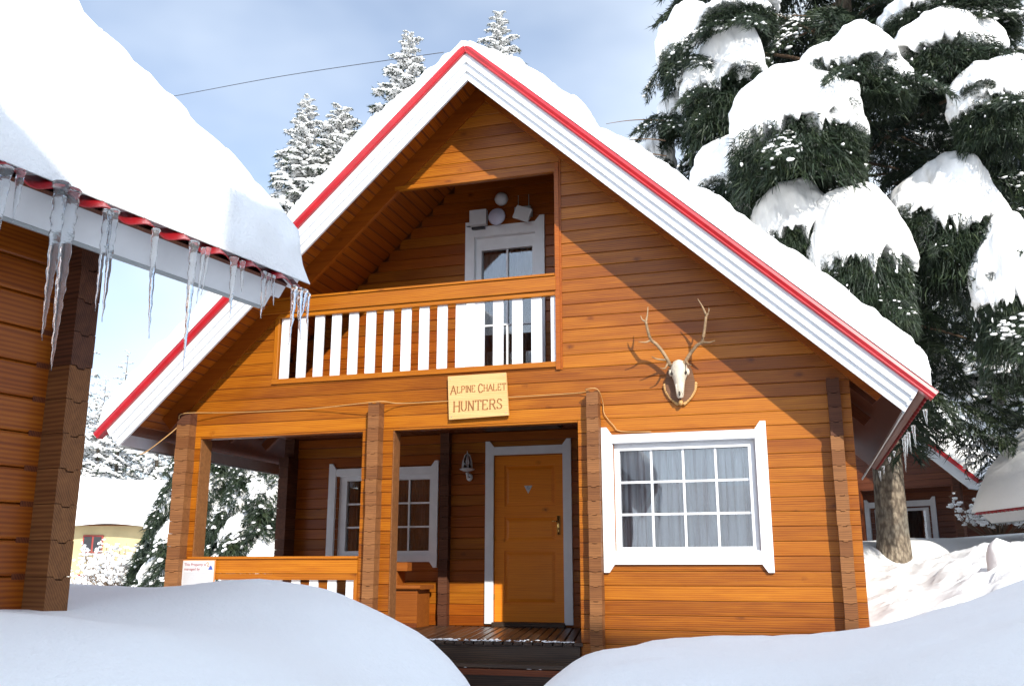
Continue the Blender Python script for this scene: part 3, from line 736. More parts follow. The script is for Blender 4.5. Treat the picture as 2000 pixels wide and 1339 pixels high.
# porch ceiling and deck boards
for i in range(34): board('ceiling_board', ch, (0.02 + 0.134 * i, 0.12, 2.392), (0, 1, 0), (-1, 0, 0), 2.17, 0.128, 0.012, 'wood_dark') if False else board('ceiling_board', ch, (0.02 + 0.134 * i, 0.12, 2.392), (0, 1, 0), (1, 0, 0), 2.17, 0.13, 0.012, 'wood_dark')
for i in range(44):
    x = 0.22 + 0.0995 * i
    board('deck_board', ch, (x + 0.094, -0.07 + R.uniform(-0.006, 0.006), R.uniform(-0.003, 0.001)), (-0.19, 0.982, 0), (-0.982, -0.19, 0), 2.42, 0.084, 0.028, 'wet_deck', 0.007)
mb = MB(); mb.box(0.0, 4.56, -0.045, -0.005, -0.20, -0.034); mb.build('deck_beam', M['wet_deck'], ch)
MB().box(0.0, 4.56, 0.0, 2.3, -0.30, -0.04).build('deck_core', M['wet_deck'], ch)
# balcony floor edge
MB().box(0.0, 4.4, 0.112, 1.12, 2.452, 2.50).build('balcony_floor', M['wood_dark'], ch)
# steps
for i, (z, ya, yb, mt) in enumerate(((-0.215, -0.40, -0.05, 'wet_deck'), (-0.43, -0.74, -0.38, 'wet_deck'), (-0.64, -1.05, -0.72, 'wet_deck'))):
    for q in range(3):
        w = (yb - ya) / 3 - 0.008
        board('step_board', ch, (2.95, ya + q * (w + 0.008) + w, z), (1, 0, 0), (0, -1, 0), 1.72, w, 0.035, 'wet_deck', 0.005)
    MB().box(2.97, 4.65, ya + 0.015, ya + 0.04, z - 0.19, z - 0.037).build('step_riser', M['wet_deck'], ch)
o = MB().box(2.96, 4.66, -0.412, -0.392, -0.275, -0.22).build('step_nosing', M['wood_dark'], ch); o['label'] = 'reddish worn board on the front edge of the step'
# roof
roof(ch, -0.604, 5.9, boards=[(-1, -0.60, 1.12), (1, -0.60, 0.0)])
bargeboards(ch, -0.604, -1)
# eave rafters under the overhang
def rafter(parent, x, y, sx, L=0.9, w=0.12):
    d = Vector((sx * C_, 0, -S_)); nrm = Vector((sx * S_, 0, C_)); p = Vector((x, y, ZS - SL * abs(x - XP))) - nrm * (w + 0.022)
    if sx > 0: board('rafter', parent, p, d, nrm, L, w, 0.06, 'wood_dark')
    else: board('rafter', parent, p + Vector((0, 0.06, 0)) + d * L, -d, nrm, L, w, 0.06, 'wood_dark')
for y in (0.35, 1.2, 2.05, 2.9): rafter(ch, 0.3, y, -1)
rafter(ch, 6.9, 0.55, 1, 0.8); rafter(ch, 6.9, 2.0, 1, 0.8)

# windows and doors
window(ch, 0.0, 4.97, 6.205, 0.885, 1.815, 4, 3, 0.055, (4.805, 6.383, 0.648, 2.042, 0.105, 1.885, 0.845, 0.075), depth=0.085)
w = window(ch, 2.30, 0.87, 2.055, 0.91, 1.82, 4, 3, 0.05, (0.625, 2.19, 0.70, 2.05, 0.10, 1.885, 0.845, 0.07), depth=0.07, curt='curtain_dark', mullions=())
# entrance door
dr = empty('entrance_door'); dr.parent = ch
dy = 2.30
fr = MB(); 
st_x = [(2.945, 3.075), (3.735, 3.835)]
for a, b in st_x: fr.box(a, b, dy + 0.015, dy + 0.055, 0.055, 2.075)
for a, b in ((0.055, 0.27), (0.90, 1.01), (1.315, 1.445), (1.955, 2.075)): fr.box(3.075, 3.735, dy + 0.0155, dy + 0.055, a, b)
fr.build('door_leaf', M['door_wood'], dr)
for a, b in ((0.27, 0.90), (1.01, 1.315), (1.445, 1.955)):
    g = 0.018; gg = 0.055
    m_ = MB(); m_.box(3.075, 3.735, dy + 0.035, dy + 0.050, a, b)
    V = m_.V; F = m_.F; b0 = len(V)
    # raised field with sloping border
    V += [(3.075 + g, dy + 0.0345, a + g), (3.735 - g, dy + 0.0345, a + g), (3.735 - g, dy + 0.0345, b - g), (3.075 + g, dy + 0.0345, b - g),
          (3.075 + gg, dy + 0.022, a + gg), (3.735 - gg, dy + 0.022, a + gg), (3.735 - gg, dy + 0.022, b - gg), (3.075 + gg, dy + 0.022, b - gg)]
    F += [(b0 + 4, b0 + 5, b0 + 6, b0 + 7)] + [(b0 + i, b0 + (i + 1) % 4, b0 + 4 + (i + 1) % 4, b0 + 4 + i) for i in range(4)]
    m_.build('door_panel', M['door_wood'], dr)
horn_board(2.83, 2.94, 0.03, 2.27, 1, 0.07, dy - 0.03, dy - 0.002, bot=False).build('door_trim', M['white'], dr)
horn_board(3.842, 3.95, 0.03, 2.27, -1, 0.07, dy - 0.03, dy - 0.002, bot=False).build('door_trim', M['white'], dr)
MB().box(2.94, 3.842, dy - 0.026, dy - 0.002, 2.09, 2.195).build('door_trim', M['white'], dr)
jm = MB(); jm.box(2.93, 2.944, dy - 0.0, dy + 0.06, 0.03, 2.09); jm.box(3.837, 3.85, dy, dy + 0.06, 0.03, 2.09); jm.box(2.944, 3.837, dy, dy + 0.06, 2.078, 2.09); jm.build('door_jamb', M['wood_red'], dr)
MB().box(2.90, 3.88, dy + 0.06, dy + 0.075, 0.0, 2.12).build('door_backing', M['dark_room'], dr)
MB().box(2.93, 3.85, dy - 0.05, dy + 0.05, 0.001, 0.05).build('threshold', M['wet_deck'], dr)
hd = MB(); hd.box(3.755, 3.795, dy + 0.004, dy + 0.016, 1.09, 1.32); hd.tube([(3.775, dy - 0.0, 1.25), (3.775, dy - 0.035, 1.25), (3.70, dy - 0.04, 1.255)], [0.009, 0.009, 0.007], 8)
hd.ellipsoid((3.775, dy + 0.004, 1.14), (0.014, 0.01, 0.022)); hd.build('handle', M['brass'], dr, True)
bd = MB(); bd.poly_prism([(3.33, 1.70), (3.383, 1.60), (3.436, 1.70)], dy + 0.016, dy + 0.0215); o = bd.build('door_badge', M['plastic'], dr); o['label'] = 'white triangle badge on the door panel'
bd = MB(); bd.box(3.366, 3.374, dy + 0.0145, dy + 0.016, 1.655, 1.69); bd.box(3.366, 3.398, dy + 0.0145, dy + 0.016, 1.684, 1.692); bd.box(3.384, 3.400, dy + 0.0145, dy + 0.016, 1.655, 1.662); bd.box(3.392, 3.400, dy + 0.0145, dy + 0.016, 1.655, 1.676); bd.build('badge_mark', M['print_grey'], dr)
for z in (0.35, 1.05, 1.85): MB().tube([(2.947, dy - 0.004, z - 0.03), (2.947, dy - 0.004, z + 0.03)], [0.008, 0.008], 6).build('hinge', M['brass'], dr)
# balcony door with glazing
window(ch, 1.12, 3.14, 3.78, 2.56, 4.44, 2, 2, 0.062, (2.95, 3.945, 2.455, 4.80, 0.115, 4.60, 2.50, 0.07), depth=0.07, curt='curtain_dark')

TT = [(-0.75, .28), (0.3, .34), (1.5, .29), (2.3, .34), (2.9, .24), (3.4, .15), (3.56, .14), (3.8, .17), (4.4, .29), (4.80, .33), (4.87, .32), (4.93, .19), (5.3, .28), (6, .33), (7, .37), (7.6, .36), (7.9, .28)]
def tmain(x, y):
    for (a, ta), (b, tb) in zip(TT, TT[1:]):
        if a <= x <= b: return ta + (tb - ta) * (x - a) / (b - a)
    return 0.25
roof_snow('roof_snow', Matrix.Identity(4), -0.690, 5.95, -0.66, 7.775, tmain, 'thick white snow blanket on both slopes of the chalet roof with the balcony', amp=0.045, edge_w=0.13, over=0.7, dens=0.04)

# ---------------------------------------------------------------- things on the chalet front
# sign
sg = empty('wooden_sign', (3.52, -0.03, 2.42)); tag(sg, 'pale wooden board carved ALPINE CHALET HUNTERS hung over the porch entrance', 'sign')
mb = MB(); V0 = [(-0.335, 0.232), (0.305, 0.235), (0.335, -0.212), (-0.315, -0.228)]
mb.poly_prism([V0[3], V0[2], V0[1], V0[0]], -0.024, 0.004); mb.build('sign_board', M['sign_wood'], sg)
for x, z in ((-0.305, 0.205), (0.278, 0.208), (-0.288, -0.2), (0.307, -0.187)): MB().tube([(x, -0.024, z), (x, -0.028, z)], [0.006, 0.005], 8).build('screw', M['grey_metal'], sg)
GL = {'A': [[(0, 0), (.42, 1), (.84, 0)], [(.17, .36), (.67, .36)]], 'L': [[(0.05, 1), (0.05, 0), (.6, 0), (.62, .16)]],
      'P': [[(0.05, 0), (0.05, 1), (.5, 1), (.66, .85), (.66, .66), (.5, .5), (.05, .5)]], 'I': [[(0.08, 0), (0.08, 1)]],
      'N': [[(0.03, 0), (0.03, 1), (.62, 0), (.62, 1)]], 'E': [[(.6, .85), (.58, 1), (.05, 1), (.05, 0), (.6, 0), (.62, .15)], [(.05, .52), (.45, .52)]],
      'C': [[(.66, .8), (.5, .97), (.3, 1), (.1, .82), (.03, .5), (.1, .18), (.3, 0), (.52, .03), (.68, .2)]], 'H': [[(.03, 0), (.03, 1)], [(.65, 0), (.65, 1)], [(.03, .52), (.65, .52)]],
      'T': [[(0, .86), (0, 1), (.7, 1), (.7, .86)], [(.35, 1), (.35, 0)]], 'U': [[(.03, 1), (.03, .25), (.15, .05), (.33, 0), (.5, .05), (.62, .25), (.62, 1)]],
      'R': [[(.05, 0), (.05, 1), (.5, 1), (.64, .86), (.64, .66), (.5, .53), (.05, .53)], [(.36, .53), (.7, 0)]],
      'S': [[(.6, .84), (.48, .98), (.25, 1), (.08, .86), (.1, .66), (.3, .54), (.5, .44), (.62, .26), (.55, .08), (.35, 0), (.12, .03), (.03, .18)]]}
ADV = {'I': .3, 'A': .98, 'T': .84}
def letter(chh, x, z, h, wsc, parent, slope=0.0, name='carved_letter'):
    mb = MB(); th = h * 0.075
    for li in GL[chh]:
        for (ax, az), (bx, bz) in zip(li, li[1:]):
            p = Vector((x + ax * h * wsc, 0, z + az * h + slope * ax * h)); q = Vector((x + bx * h * wsc, 0, z + bz * h + slope * bx * h))
            d = (q - p); L = d.length; d.normalize(); n_ = Vector((-d.z, 0, d.x)); t_ = th * (1.25 if abs(d.z) > 0.6 else 0.7)
            p2, q2 = p - d * th * 0.45, q + d * th * 0.45
            pts = [(p2 - n_ * t_ / 1.4), (q2 - n_ * t_ / 1.4), (q2 + n_ * t_ / 1.4), (p2 + n_ * t_ / 1.4)]
            mb.poly_prism([(v.x, v.z) for v in pts], -0.0262 - R.random() * 0.0008, -0.0238)
        for ex, ez in (li[0], li[-1]):            # serifs
            if ez in (0, 1) and chh not in 'CSE':
                mb.box(x + ex * h * wsc - th * 1.3, x + ex * h * wsc + th * 1.3, -0.0272, -0.0238, z + ez * h - th * 0.35, z + ez * h + th * 0.35)
    mb.build(name, M['carve'], parent)
def word(text, x, z, h, hbig, wsc, rise):
    first = True
    for c in text:
        if c == ' ': x += h * 0.32; first = True; continue
        hh = hbig if first else h; first = False
        letter(c, x, z - (hh - h) * 0.55, hh, wsc, sg); x += ADV.get(c, .84) * hh * wsc + h * 0.05; z += rise
word('ALPINE CHALET', -0.300, 0.048, 0.068, 0.090, 0.78, 0.0005)
word('HUNTERS', -0.262, -0.145, 0.100, 0.108, 0.86, 0.001)

# deer skull trophy
tr_ = empty('deer_skull_trophy', (5.60, 0, 2.44)); tag(tr_, 'bleached deer skull with two branching antlers on a carved wooden shield above the big window', 'wall trophy')
out = [(-0.09, 0.215), (-0.128, 0.14), (-0.155, 0.02), (-0.15, -0.06), (-0.11, -0.14), (-0.06, -0.185), (0, -0.21), (0.06, -0.185), (0.105, -0.145), (0.148, -0.07), (0.155, 0.02), (0.128, 0.15), (0.09, 0.215), (0, 0.235)]
MB().poly_prism([(x * .93, z * .93) for x, z in out], -0.036, -0.006).build('shield', M['plaque_wood'], tr_)
mb = MB()
for i in range(15):
    for s in (-1, 1):
        t = i / 14; x = s * (0.148 - 0.115 * t ** 1.6); z = -0.005 - 0.19 * t ** 0.8
        mb.ellipsoid((x, -0.024, z), (0.021, 0.012, 0.018), 8, 5)
mb.build('scalloped_edge', M['plaque_edge'], tr_, True)
mb = MB()
rings = [(0.222, .02, .025), (0.205, .055, .05), (0.17, .075, .068), (0.13, .084, .075), (0.095, .086, .072), (0.06, .072, .062), (0.02, .056, .055), (-0.03, .046, .048), (-0.08, .041, .040), (-0.12, .037, .032), (-0.145, .03, .022), (-0.155, .012, .012)]
b0 = len(mb.V); sg_ = 16
for z, rx, ry in rings:
    for k in range(sg_):
        t = 2 * math.pi * k / sg_; cx = math.cos(t); sy = math.sin(t)
        ridge = 1 + 0.12 * max(0, -sy) ** 4
        mb.V.append((0.004 + rx * cx, -0.075 + ry * sy * ridge - 0.02, z))
for i in range(len(rings) - 1):
    for k in range(sg_): k2 = (k + 1) % sg_; mb.F.append((b0 + i * sg_ + k, b0 + (i + 1) * sg_ + k, b0 + (i + 1) * sg_ + k2, b0 + i * sg_ + k2))
mb.F.append(tuple(range(b0, b0 + sg_)))
mb.ellipsoid((0.086, -0.10, 0.10), (0.02, 0.03, 0.035)); mb.ellipsoid((-0.078, -0.10, 0.10), (0.02, 0.03, 0.035))
mb.tube([(0.03, -0.13, -0.02), (0.028, -0.118, -0.10), (0.018, -0.10, -0.15)], [.014, .012, .008], 8); mb.tube([(-0.022, -0.13, -0.02), (-0.02, -0.118, -0.10), (-0.012, -0.10, -0.15)], [.014, .012, .008], 8)
mb.build('skull', M['bone'], tr_, True)
for c_, r_ in (((0.068, -0.135, 0.088), (0.016, 0.014, 0.019)), ((-0.06, -0.135, 0.088), (0.016, 0.014, 0.019))): MB().ellipsoid(c_, r_).build('eye_socket', M['hollow_shade'], tr_, True)
MB().ellipsoid((0.003, -0.128, -0.105), (0.011, 0.010, 0.035)).build('nose_hole', M['hollow_shade'], tr_, True)
mb = MB(); mb.ellipsoid((0.002, -0.05, -0.19), (0.022, 0.03, 0.03)); mb.build('carved_knob', M['plaque_edge'], tr_, True)
AL = [[(5.523,-0.12,2.614),(5.47,-0.156,2.724),(5.41,-0.192,2.809),(5.359,-0.228,2.855),(5.338,-0.264,2.937),(5.327,-0.3,3.019)],[(5.327,-0.3,3.019),(5.344,-0.3,3.088),(5.352,-0.3,3.168)],[(5.327,-0.3,3.019),(5.292,-0.29,3.045),(5.275,-0.28,3.089)],
      [(5.358,-0.22,2.852),(5.314,-0.26,2.825),(5.248,-0.3,2.824)],[(5.48,-0.14,2.662),(5.423,-0.18,2.664),(5.39,-0.22,2.668),(5.367,-0.26,2.678)],[(5.501,-0.13,2.628),(5.476,-0.175,2.571),(5.439,-0.22,2.572)]]
AR = [[(5.663,-0.12,2.625),(5.718,-0.156,2.697),(5.792,-0.192,2.773),(5.849,-0.228,2.8),(5.881,-0.264,2.907),(5.904,-0.3,3.025)],[(5.904,-0.3,3.025),(5.932,-0.3,3.072),(5.934,-0.3,3.116)],[(5.905,-0.3,3.044),(5.877,-0.315,3.121),(5.836,-0.33,3.2)],
      [(5.848,-0.22,2.797),(5.922,-0.26,2.781),(5.977,-0.3,2.785)],[(5.68,-0.13,2.641),(5.703,-0.185,2.599),(5.737,-0.24,2.576)]]
def smooth_line(pts, n=4):
    out = []; P = [Vector(p) for p in pts]
    for i in range(len(P) - 1):
        p0 = P[max(i - 1, 0)]; p1 = P[i]; p2 = P[i + 1]; p3 = P[min(i + 2, len(P) - 1)]
        for k in range(n):
            t = k / n; out.append(0.5 * ((2 * p1) + (p2 - p0) * t + (2 * p0 - 5 * p1 + 4 * p2 - p3) * t * t + (3 * p1 - p0 - 3 * p2 + p3) * t ** 3))
    out.append(P[-1]); return out
for A in (AL, AR):
    mb = MB()
    for i, br in enumerate(A):
        pts = [Vector(p) - Vector((5.60, 0, 2.44)) for p in br]; pts = smooth_line(pts, 4)
        r0, r1 = (0.0185, 0.013) if i == 0 else (0.0125, 0.003)
        mb.tube(pts, [r0 + (r1 - r0) * (j / (len(pts) - 1)) for j in range(len(pts))], 8)
    p = Vector(A[0][0]) - Vector((5.60, 0, 2.44)); mb.ellipsoid(p, (0.027, 0.024, 0.016), 10, 6)
    mb.build('antler', M['antler'], tr_, True)

# notice
nb_ = empty('notice_board', (0.31, -0.045, 0.63)); tag(nb_, 'white framed notice with red heading leaning on the left post at the porch rail', 'notice')
MB().box(-0.21, 0.21, 0.0, 0.012, -0.25, 0.15).build('notice_frame', M['print_orange'], nb_)
MB().box(-0.2, 0.2, -0.004, 0.0, -0.24, 0.14).build('notice_sheet', M['paper'], nb_)
for txt, z in (('This Property is', 0.085), ('managed by:', 0.038)):
    cu = bpy.data.curves.new('notice_text', 'FONT'); cu.body = txt; cu.size = 0.042; cu.extrude = 0.0006; cu.materials.append(M['print_red'])
    tmp = bpy.data.objects.new('tmp_text', cu); COL.objects.link(tmp); bpy.context.view_layer.update()
    me = bpy.data.meshes.new_from_object(tmp.evaluated_get(bpy.context.evaluated_depsgraph_get())); bpy.data.objects.remove(tmp)
    o = bpy.data.objects.new('notice_heading', me); COL.objects.link(o); o.parent = nb_; o.location = (-0.175, -0.0052, z); o.rotation_euler = (math.pi / 2, 0, 0)
mb = MB()
for i in range(9): mb.box(-0.175, 0.165 - 0.05 * R.random(), -0.0055, -0.0042, 0.010 - 0.021 * i, 0.0125 - 0.021 * i)
mb.build('notice_lines', M['print_grey'], nb_)
MB().poly_prism([(0.13, 0.045), (0.185, 0.045), (0.17, 0.08), (0.155, 0.09)], -0.0058, -0.0042).build('notice_logo', M['print_blue'], nb_)
MB().tube([(0.10, -0.005, 0.11), (0.12, -0.005, 0.125), (0.13, -0.005, 0.105), (0.115, -0.005, 0.085), (0.14, -0.005, 0.08)], [.004] * 5, 5).build('notice_logo', M['print_orange'], nb_)

# lantern
lt = empty('wall_lantern', (2.62, 2.30, 1.95)); tag(lt, 'white caged wall lantern on the planks left of the entrance door', 'lamp')
mb = MB(); mb.ellipsoid((0, -0.03, -0.13), (0.045, 0.03, 0.05), 12, 8); mb.tube([(0, -0.03, -0.13), (0, -0.11, -0.14), (0, -0.13, -0.08)], [0.014, 0.014, 0.02], 8); mb.build('lantern_arm', M['plastic'], lt, True)
mb = MB(); mb.tube([(0, -0.13, -0.065), (0, -0.13, -0.045), (0, -0.13, -0.035), (0, -0.13, -0.02)], [0.045, 0.09, 0.095, 0.06], 14); mb.build('lantern_base', M['plastic'], lt, True)
mb = MB(); mb.tube([(0, -0.13, -0.02), (0, -0.13, 0.06), (0, -0.13, 0.12), (0, -0.13, 0.15)], [0.045, 0.042, 0.03, 0.008], 12); mb.build('lantern_glass', M['glass'], lt, True)
for k in range(6):
    t = k * math.pi / 3; c, s = math.cos(t), math.sin(t)
    MB().tube([(0.07 * c, -0.13 + 0.07 * s, -0.03), (0.062 * c, -0.13 + 0.062 * s, 0.06), (0.035 * c, -0.13 + 0.035 * s, 0.14), (0, -0.13, 0.165)], [0.0045] * 4, 6).build('lantern_bar', M['plastic'], lt, True)
MB().tube([(0, -0.13, 0.16), (0, -0.13, 0.195)], [0.010, 0.004], 8).build('finial', M['plastic'], lt)

# box bench in the porch
bx = empty('storage_box', (1.98, 1.75, 0)); tag(bx, 'low brown wooden box with overhanging lid standing under the porch window', 'box')
MB().box(-0.62, 0.17, 0.0, 0.40, 0.0, 0.44).build('box_body', M['box_wood'], bx)
board('lid', bx, (-0.66, -0.04, 0.442), (1, 0, 0), (0, 0, 1), 0.88, 0.05, 0.46, 'box_wood', 0.012)
MB().box(-0.62, 0.17, -0.012, -0.001, 0.0, 0.05).build('box_plinth', M['wood_dark'], bx)
o = MB().box(1.72, 2.0, 1.78, 1.92, 0.66, 0.76).build('wood_block', M['box_wood']); tag(o, 'reddish wood block propped below the sill of the porch window', 'block')
MB().box(-0.16, -0.12, 0.05, 0.3, 0.49, 0.66).build('box_upright', M['box_wood'], bx)

# balcony equipment
o = MB().ellipsoid((3.42, 1.05, 5.04), (0.083, 0.075, 0.083), 20, 14).build('globe_lamp', M['plastic'], None, True); tag(o, 'white round globe lamp high on the balcony wall above the dish', 'lamp')
di = empty('round_antenna', (3.38, 1.10, 4.80)); tag(di, 'round pale lavender dish antenna over the balcony door between the two boxes', 'antenna')
MB().tube([(0, -0.09, 0), (0, -0.10, 0), (0, -0.115, 0)], [0.095, 0.108, 0.100], 26).build('dish', M['dish'], di, True)
MB().tube([(0, -0.09, 0), (0, 0.02, 0)], [0.02, 0.02], 8).build('bracket', M['black'], di)
bx2 = empty('box_antenna', (3.145, 1.10, 4.80)); tag(bx2, 'pale rectangular antenna box left of the round dish over the balcony door', 'antenna')
MB().box(-0.105, 0.105, -0.13, -0.06, -0.085, 0.105).build('housing', M['plastic'], bx2); MB().box(-0.10, 0.06, -0.06, 0.02, -0.11, -0.07).build('bracket', M['black'], bx2)
MB().tube([(-0.1, -0.06, -0.08), (-0.16, -0.03, -0.06), (-0.2, 0.01, -0.04)], [.005] * 3, 6).build('lead', M['black'], bx2)
ro = empty('router', (3.70, 1.10, 4.84)); tag(ro, 'grey router with two thin aerials and a tilted white box, right of the dish', 'router')
MB().box(-0.10, 0.10, -0.10, 0.01, -0.05, 0.055).build('housing', M['grey_metal'], ro)
o = MB().box(-0.10, 0.10, -0.16, -0.12, -0.08, 0.08).build('tilted_box', M['plastic'], ro); o.rotation_euler = (0, rad(22), 0); o.location = (0.015, 0, -0.055)
for x in (-0.065, 0.065): MB().tube([(x, -0.05, 0.05), (x, -0.05, 0.22)], [0.006, 0.004], 6).build('aerial', M['grey_metal'], ro)

# cables
def cable(name, pts, r, mat, label, smooth_n=4):
    mb = MB(); P = smooth_line(pts, smooth_n); mb.tube(P, [r] * len(P), 6); o = mb.build(name, M[mat], None, True); tag(o, label, 'cable'); return o
cable('cable', [(-0.02, -0.145, 2.33), (0.06, -0.15, 2.392), (0.6, -0.03, 2.392), (1.5, -0.022, 2.387), (2.3, -0.15, 2.398), (2.5, -0.15, 2.402), (2.7, -0.03, 2.392), (3.6, -0.035, 2.396), (4.6, -0.03, 2.404), (4.68, -0.15, 2.412), (4.8, -0.15, 2.41), (4.83, -0.03, 2.3), (4.84, -0.02, 2.18), (4.93, -0.02, 2.06), (5.0, -0.015, 2.0), (5.3, -0.012, 1.985)], 0.0045, 'cable', 'pale cable stapled along the joint above the porch and down to the big window')
cable('cable', [(-0.05, 0.02, 2.36), (-0.12, -0.1, 2.2), (-0.35, -0.2, 1.98), (-0.42, -0.25, 1.93)], 0.006, 'cable', 'short loose cable end under the left eave')
cable('cable', [(0.35, 0.35, 2.02), (0.0, 0.9, 2.0), (-0.25, 1.6, 1.99)], 0.009, 'cable', 'thin pipe under the porch roof on the left side') if False else None
cable('overhead_wire', [(3.33, -0.72, 6.03), (1.2, -0.35, 6.30), (-1.3, 0.3, 6.68), (-4.2, 1.2, 7.3), (-9.5, 3.2, 8.7)], 0.0042, 'cable_black', 'thin dark wire from the gable peak across the sky to the left', 8)

# ================================================================== 3. LEFT CHALET (near, icicles)
E1 = Vector((0.18473, 0.98279, 0)); E2 = Vector((0.98279, -0.18473, 0)); RZ = -rad(10.645)
WALL_E2 = 4.936; DZ = -0.140; YEND = -5.345; LEN = 7.2
lorg = E2 * (WALL_E2 - WID) + E1 * (YEND - LEN); lorg.z = DZ
lc = empty('near_chalet', lorg, RZ); tag(lc, 'dark red wooden chalet close on the left whose snowy eave is hung with icicles', 'house')
LM = Matrix.Translation(lorg) @ Matrix.Rotation(RZ, 4, 'Z')
for k in range(3, 19):      # side wall planks, face +x
    z = PITCH * k - 0.01
    board('plank', lc, (WID, 0.0, z), (0, 1, 0), (0, 0, 1), LEN - 0.002, PITCH - 0.0024, 0.06, 'wood_red', 0.008)
    board('plank', lc, (WID, LEN + 0.004, z), (0, 1, 0), (0, 0, 1), 0.125, PITCH - 0.003, 0.10, 'wood_red', 0.006)
mb = MB(); core(lc, 0.05, 0.12, 0, WID, -0.5, 6.09, [], mb); core(lc, LEN - 0.12, LEN - 0.06, 0, WID, -0.5, 6.09, [], mb)
mb.box(WID - 0.14, WID - 0.062, 0.122, LEN - 0.122, -0.5, 2.6); mb.box(0, 0.08, 0.122, LEN - 0.122, -0.5, 2.6); mb.build('wall_core', M['wood_dark'], lc)
courses(lc, 'gable_plank', LEN - 0.05, 0, WID - 0.11, 0.3, 6.0, [], 'wood_red')
for k in range(3, 19):      # crossing ends: the gable wall's logs stand proud of the side wall
    z = PITCH * k - 0.01; h = PITCH - 0.003; u = 0.05
    sec = [(-u, 0), (-u * 0.45, 0), (-u * 0.3, -0.010), (u * 0.3, -0.010), (u * 0.45, 0), (u, 0), (u, h), (u * 0.45, h), (u * 0.3, h - 0.012), (-u * 0.3, h - 0.012), (-u * 0.45, h), (-u, h)]
    mbb = MB(); mbb.prism_axis(sec, (0, 0, 0), (0.125 + R.uniform(-.004, .004), 0, 0), (0, 1, 0), (0, 0, 1))
    o = mbb.build('log_end', M['weathered_dark' if k > 11 else 'weathered'], lc); o.location = (WID - 0.002, LEN - 0.075 + 0.06, z)
MB().box(WID - 0.01, WID + 0.112, LEN - 0.058, LEN + 0.028, 0.3, 2.52).build('column_core', M['weathered_dark'], lc)
roof(lc, -0.6, LEN + 0.70, stp=0.055, zs=5.922, fh=0.186)
bargeboards(lc, LEN + 0.70, 1, 0.055)
roof_snow('roof_snow', LM, -0.68, LEN + 0.84, -0.66, 7.696, lambda x, y: 0.30, 'huge smooth white snow slab on the near left roof above the icicles', amp=0.04, edge_w=0.2, ynear=0.04, seed=8.8, over=0.35, zs=5.932, calm=0.1)

def icicle_mesh(L, r, seed):
    rr = random.Random(seed); mb = MB(); n = max(6, int(L / 0.018)); pts = []; rs = []
    wx = rr.uniform(-0.015, 0.015); 
    for i in range(n + 1):
        t = i / n; pts.append((wx * t * t + 0.0012 * math.sin(i * 1.7), 0.0012 * math.cos(i * 2.3), -L * t)); base = (1 - t) ** 0.75
        rs.append(max(0.0012, r * base * (1 + 0.13 * math.sin(i * 1.9 + seed) + 0.06 * rr.random())))
    rs[0] = r * 1.25
    mb.tube(pts, rs, 9); return mesh('icicle', mb.V, mb.F, M['ice'], True)
IC = [(-6.06,1.98,0.29,0.021),(-6.01,1.99,0.17,0.015),(-5.86,2.0,0.53,0.026),(-5.82,1.99,0.61,0.03),(-5.67,1.97,0.36,0.015),(-5.64,1.98,0.4,0.017),(-5.655,1.97,0.22,0.011),(-5.45,1.97,0.41,0.015),(-5.26,1.98,0.5,0.018),(-5.21,1.97,0.22,0.01),(-5.185,1.98,0.19,0.01),(-5.04,1.98,0.25,0.017),(-4.99,1.98,0.13,0.011),(-4.86,1.97,0.2,0.012),(-4.83,1.97,0.15,0.01),(-4.80,1.97,0.13,0.01),(-4.66,1.96,0.26,0.015),(-4.62,1.96,0.23,0.015),(-4.59,1.96,0.13,0.016),(-4.565,1.95,0.16,0.011)]
ILAB = ['short icicle cut by the left edge of the frame', 'small icicle beside the one at the left frame edge', 'left twin of the two longest icicles on the left', 'longest of all the icicles, right of its twin', 'left one of the thin trio past the long pair', 'longest one of the thin trio past the long pair', 'shortest one of the thin trio past the long pair',
        'lone slender icicle before the sky gap', 'long slender icicle over the far rake below', 'short icicle just right of the long slender one', 'second short icicle right of the long slender one', 'beaded icicle in the middle of the white fascia', 'tiny icicle beside the beaded one',
        'left one of the small trio near the stepped fascia end', 'middle one of the small trio near the stepped fascia end', 'right one of the small trio near the stepped fascia end', 'left one of the cluster at the eave corner', 'long second one of the cluster at the eave corner', 'thick stub in the cluster at the eave corner', 'outermost icicle hanging at the eave corner']
for i, (a, z, L, r) in enumerate(IC):
    P = E2 * (WALL_E2 + 0.575) + E1 * a
    o = link('icicle', icicle_mesh(L * 1.03, r * 0.95, i * 3 + 1), None, loc=(P.x, P.y, z - 0.05)); tag(o, 'clear ' + ILAB[i], 'icicle', 'icicles along the near eave')
for i, (y, z, L) in enumerate([(1.52,2.07,0.36),(1.25,2.07,0.22),(1.04,2.07,0.22),(0.56,2.03,0.22),(-0.42,1.99,0.14),(5.11,2.07,0.15),(4.4,2.07,0.12),(3.37,2.07,0.08),(2.7,2.07,0.07)]):
    lab = ['longest', 'second', 'third', 'fourth', 'foremost', 'rearmost long', 'rear short', 'tiny rear', 'tiny middle'][i]
    o = link('icicle', icicle_mesh(L, 0.018, i * 7 + 90), None, loc=(7.735, y, 2.02)); tag(o, lab + ' icicle under the right eave of the balcony chalet, in front of the trunk', 'icicle', 'icicles along the right eave')

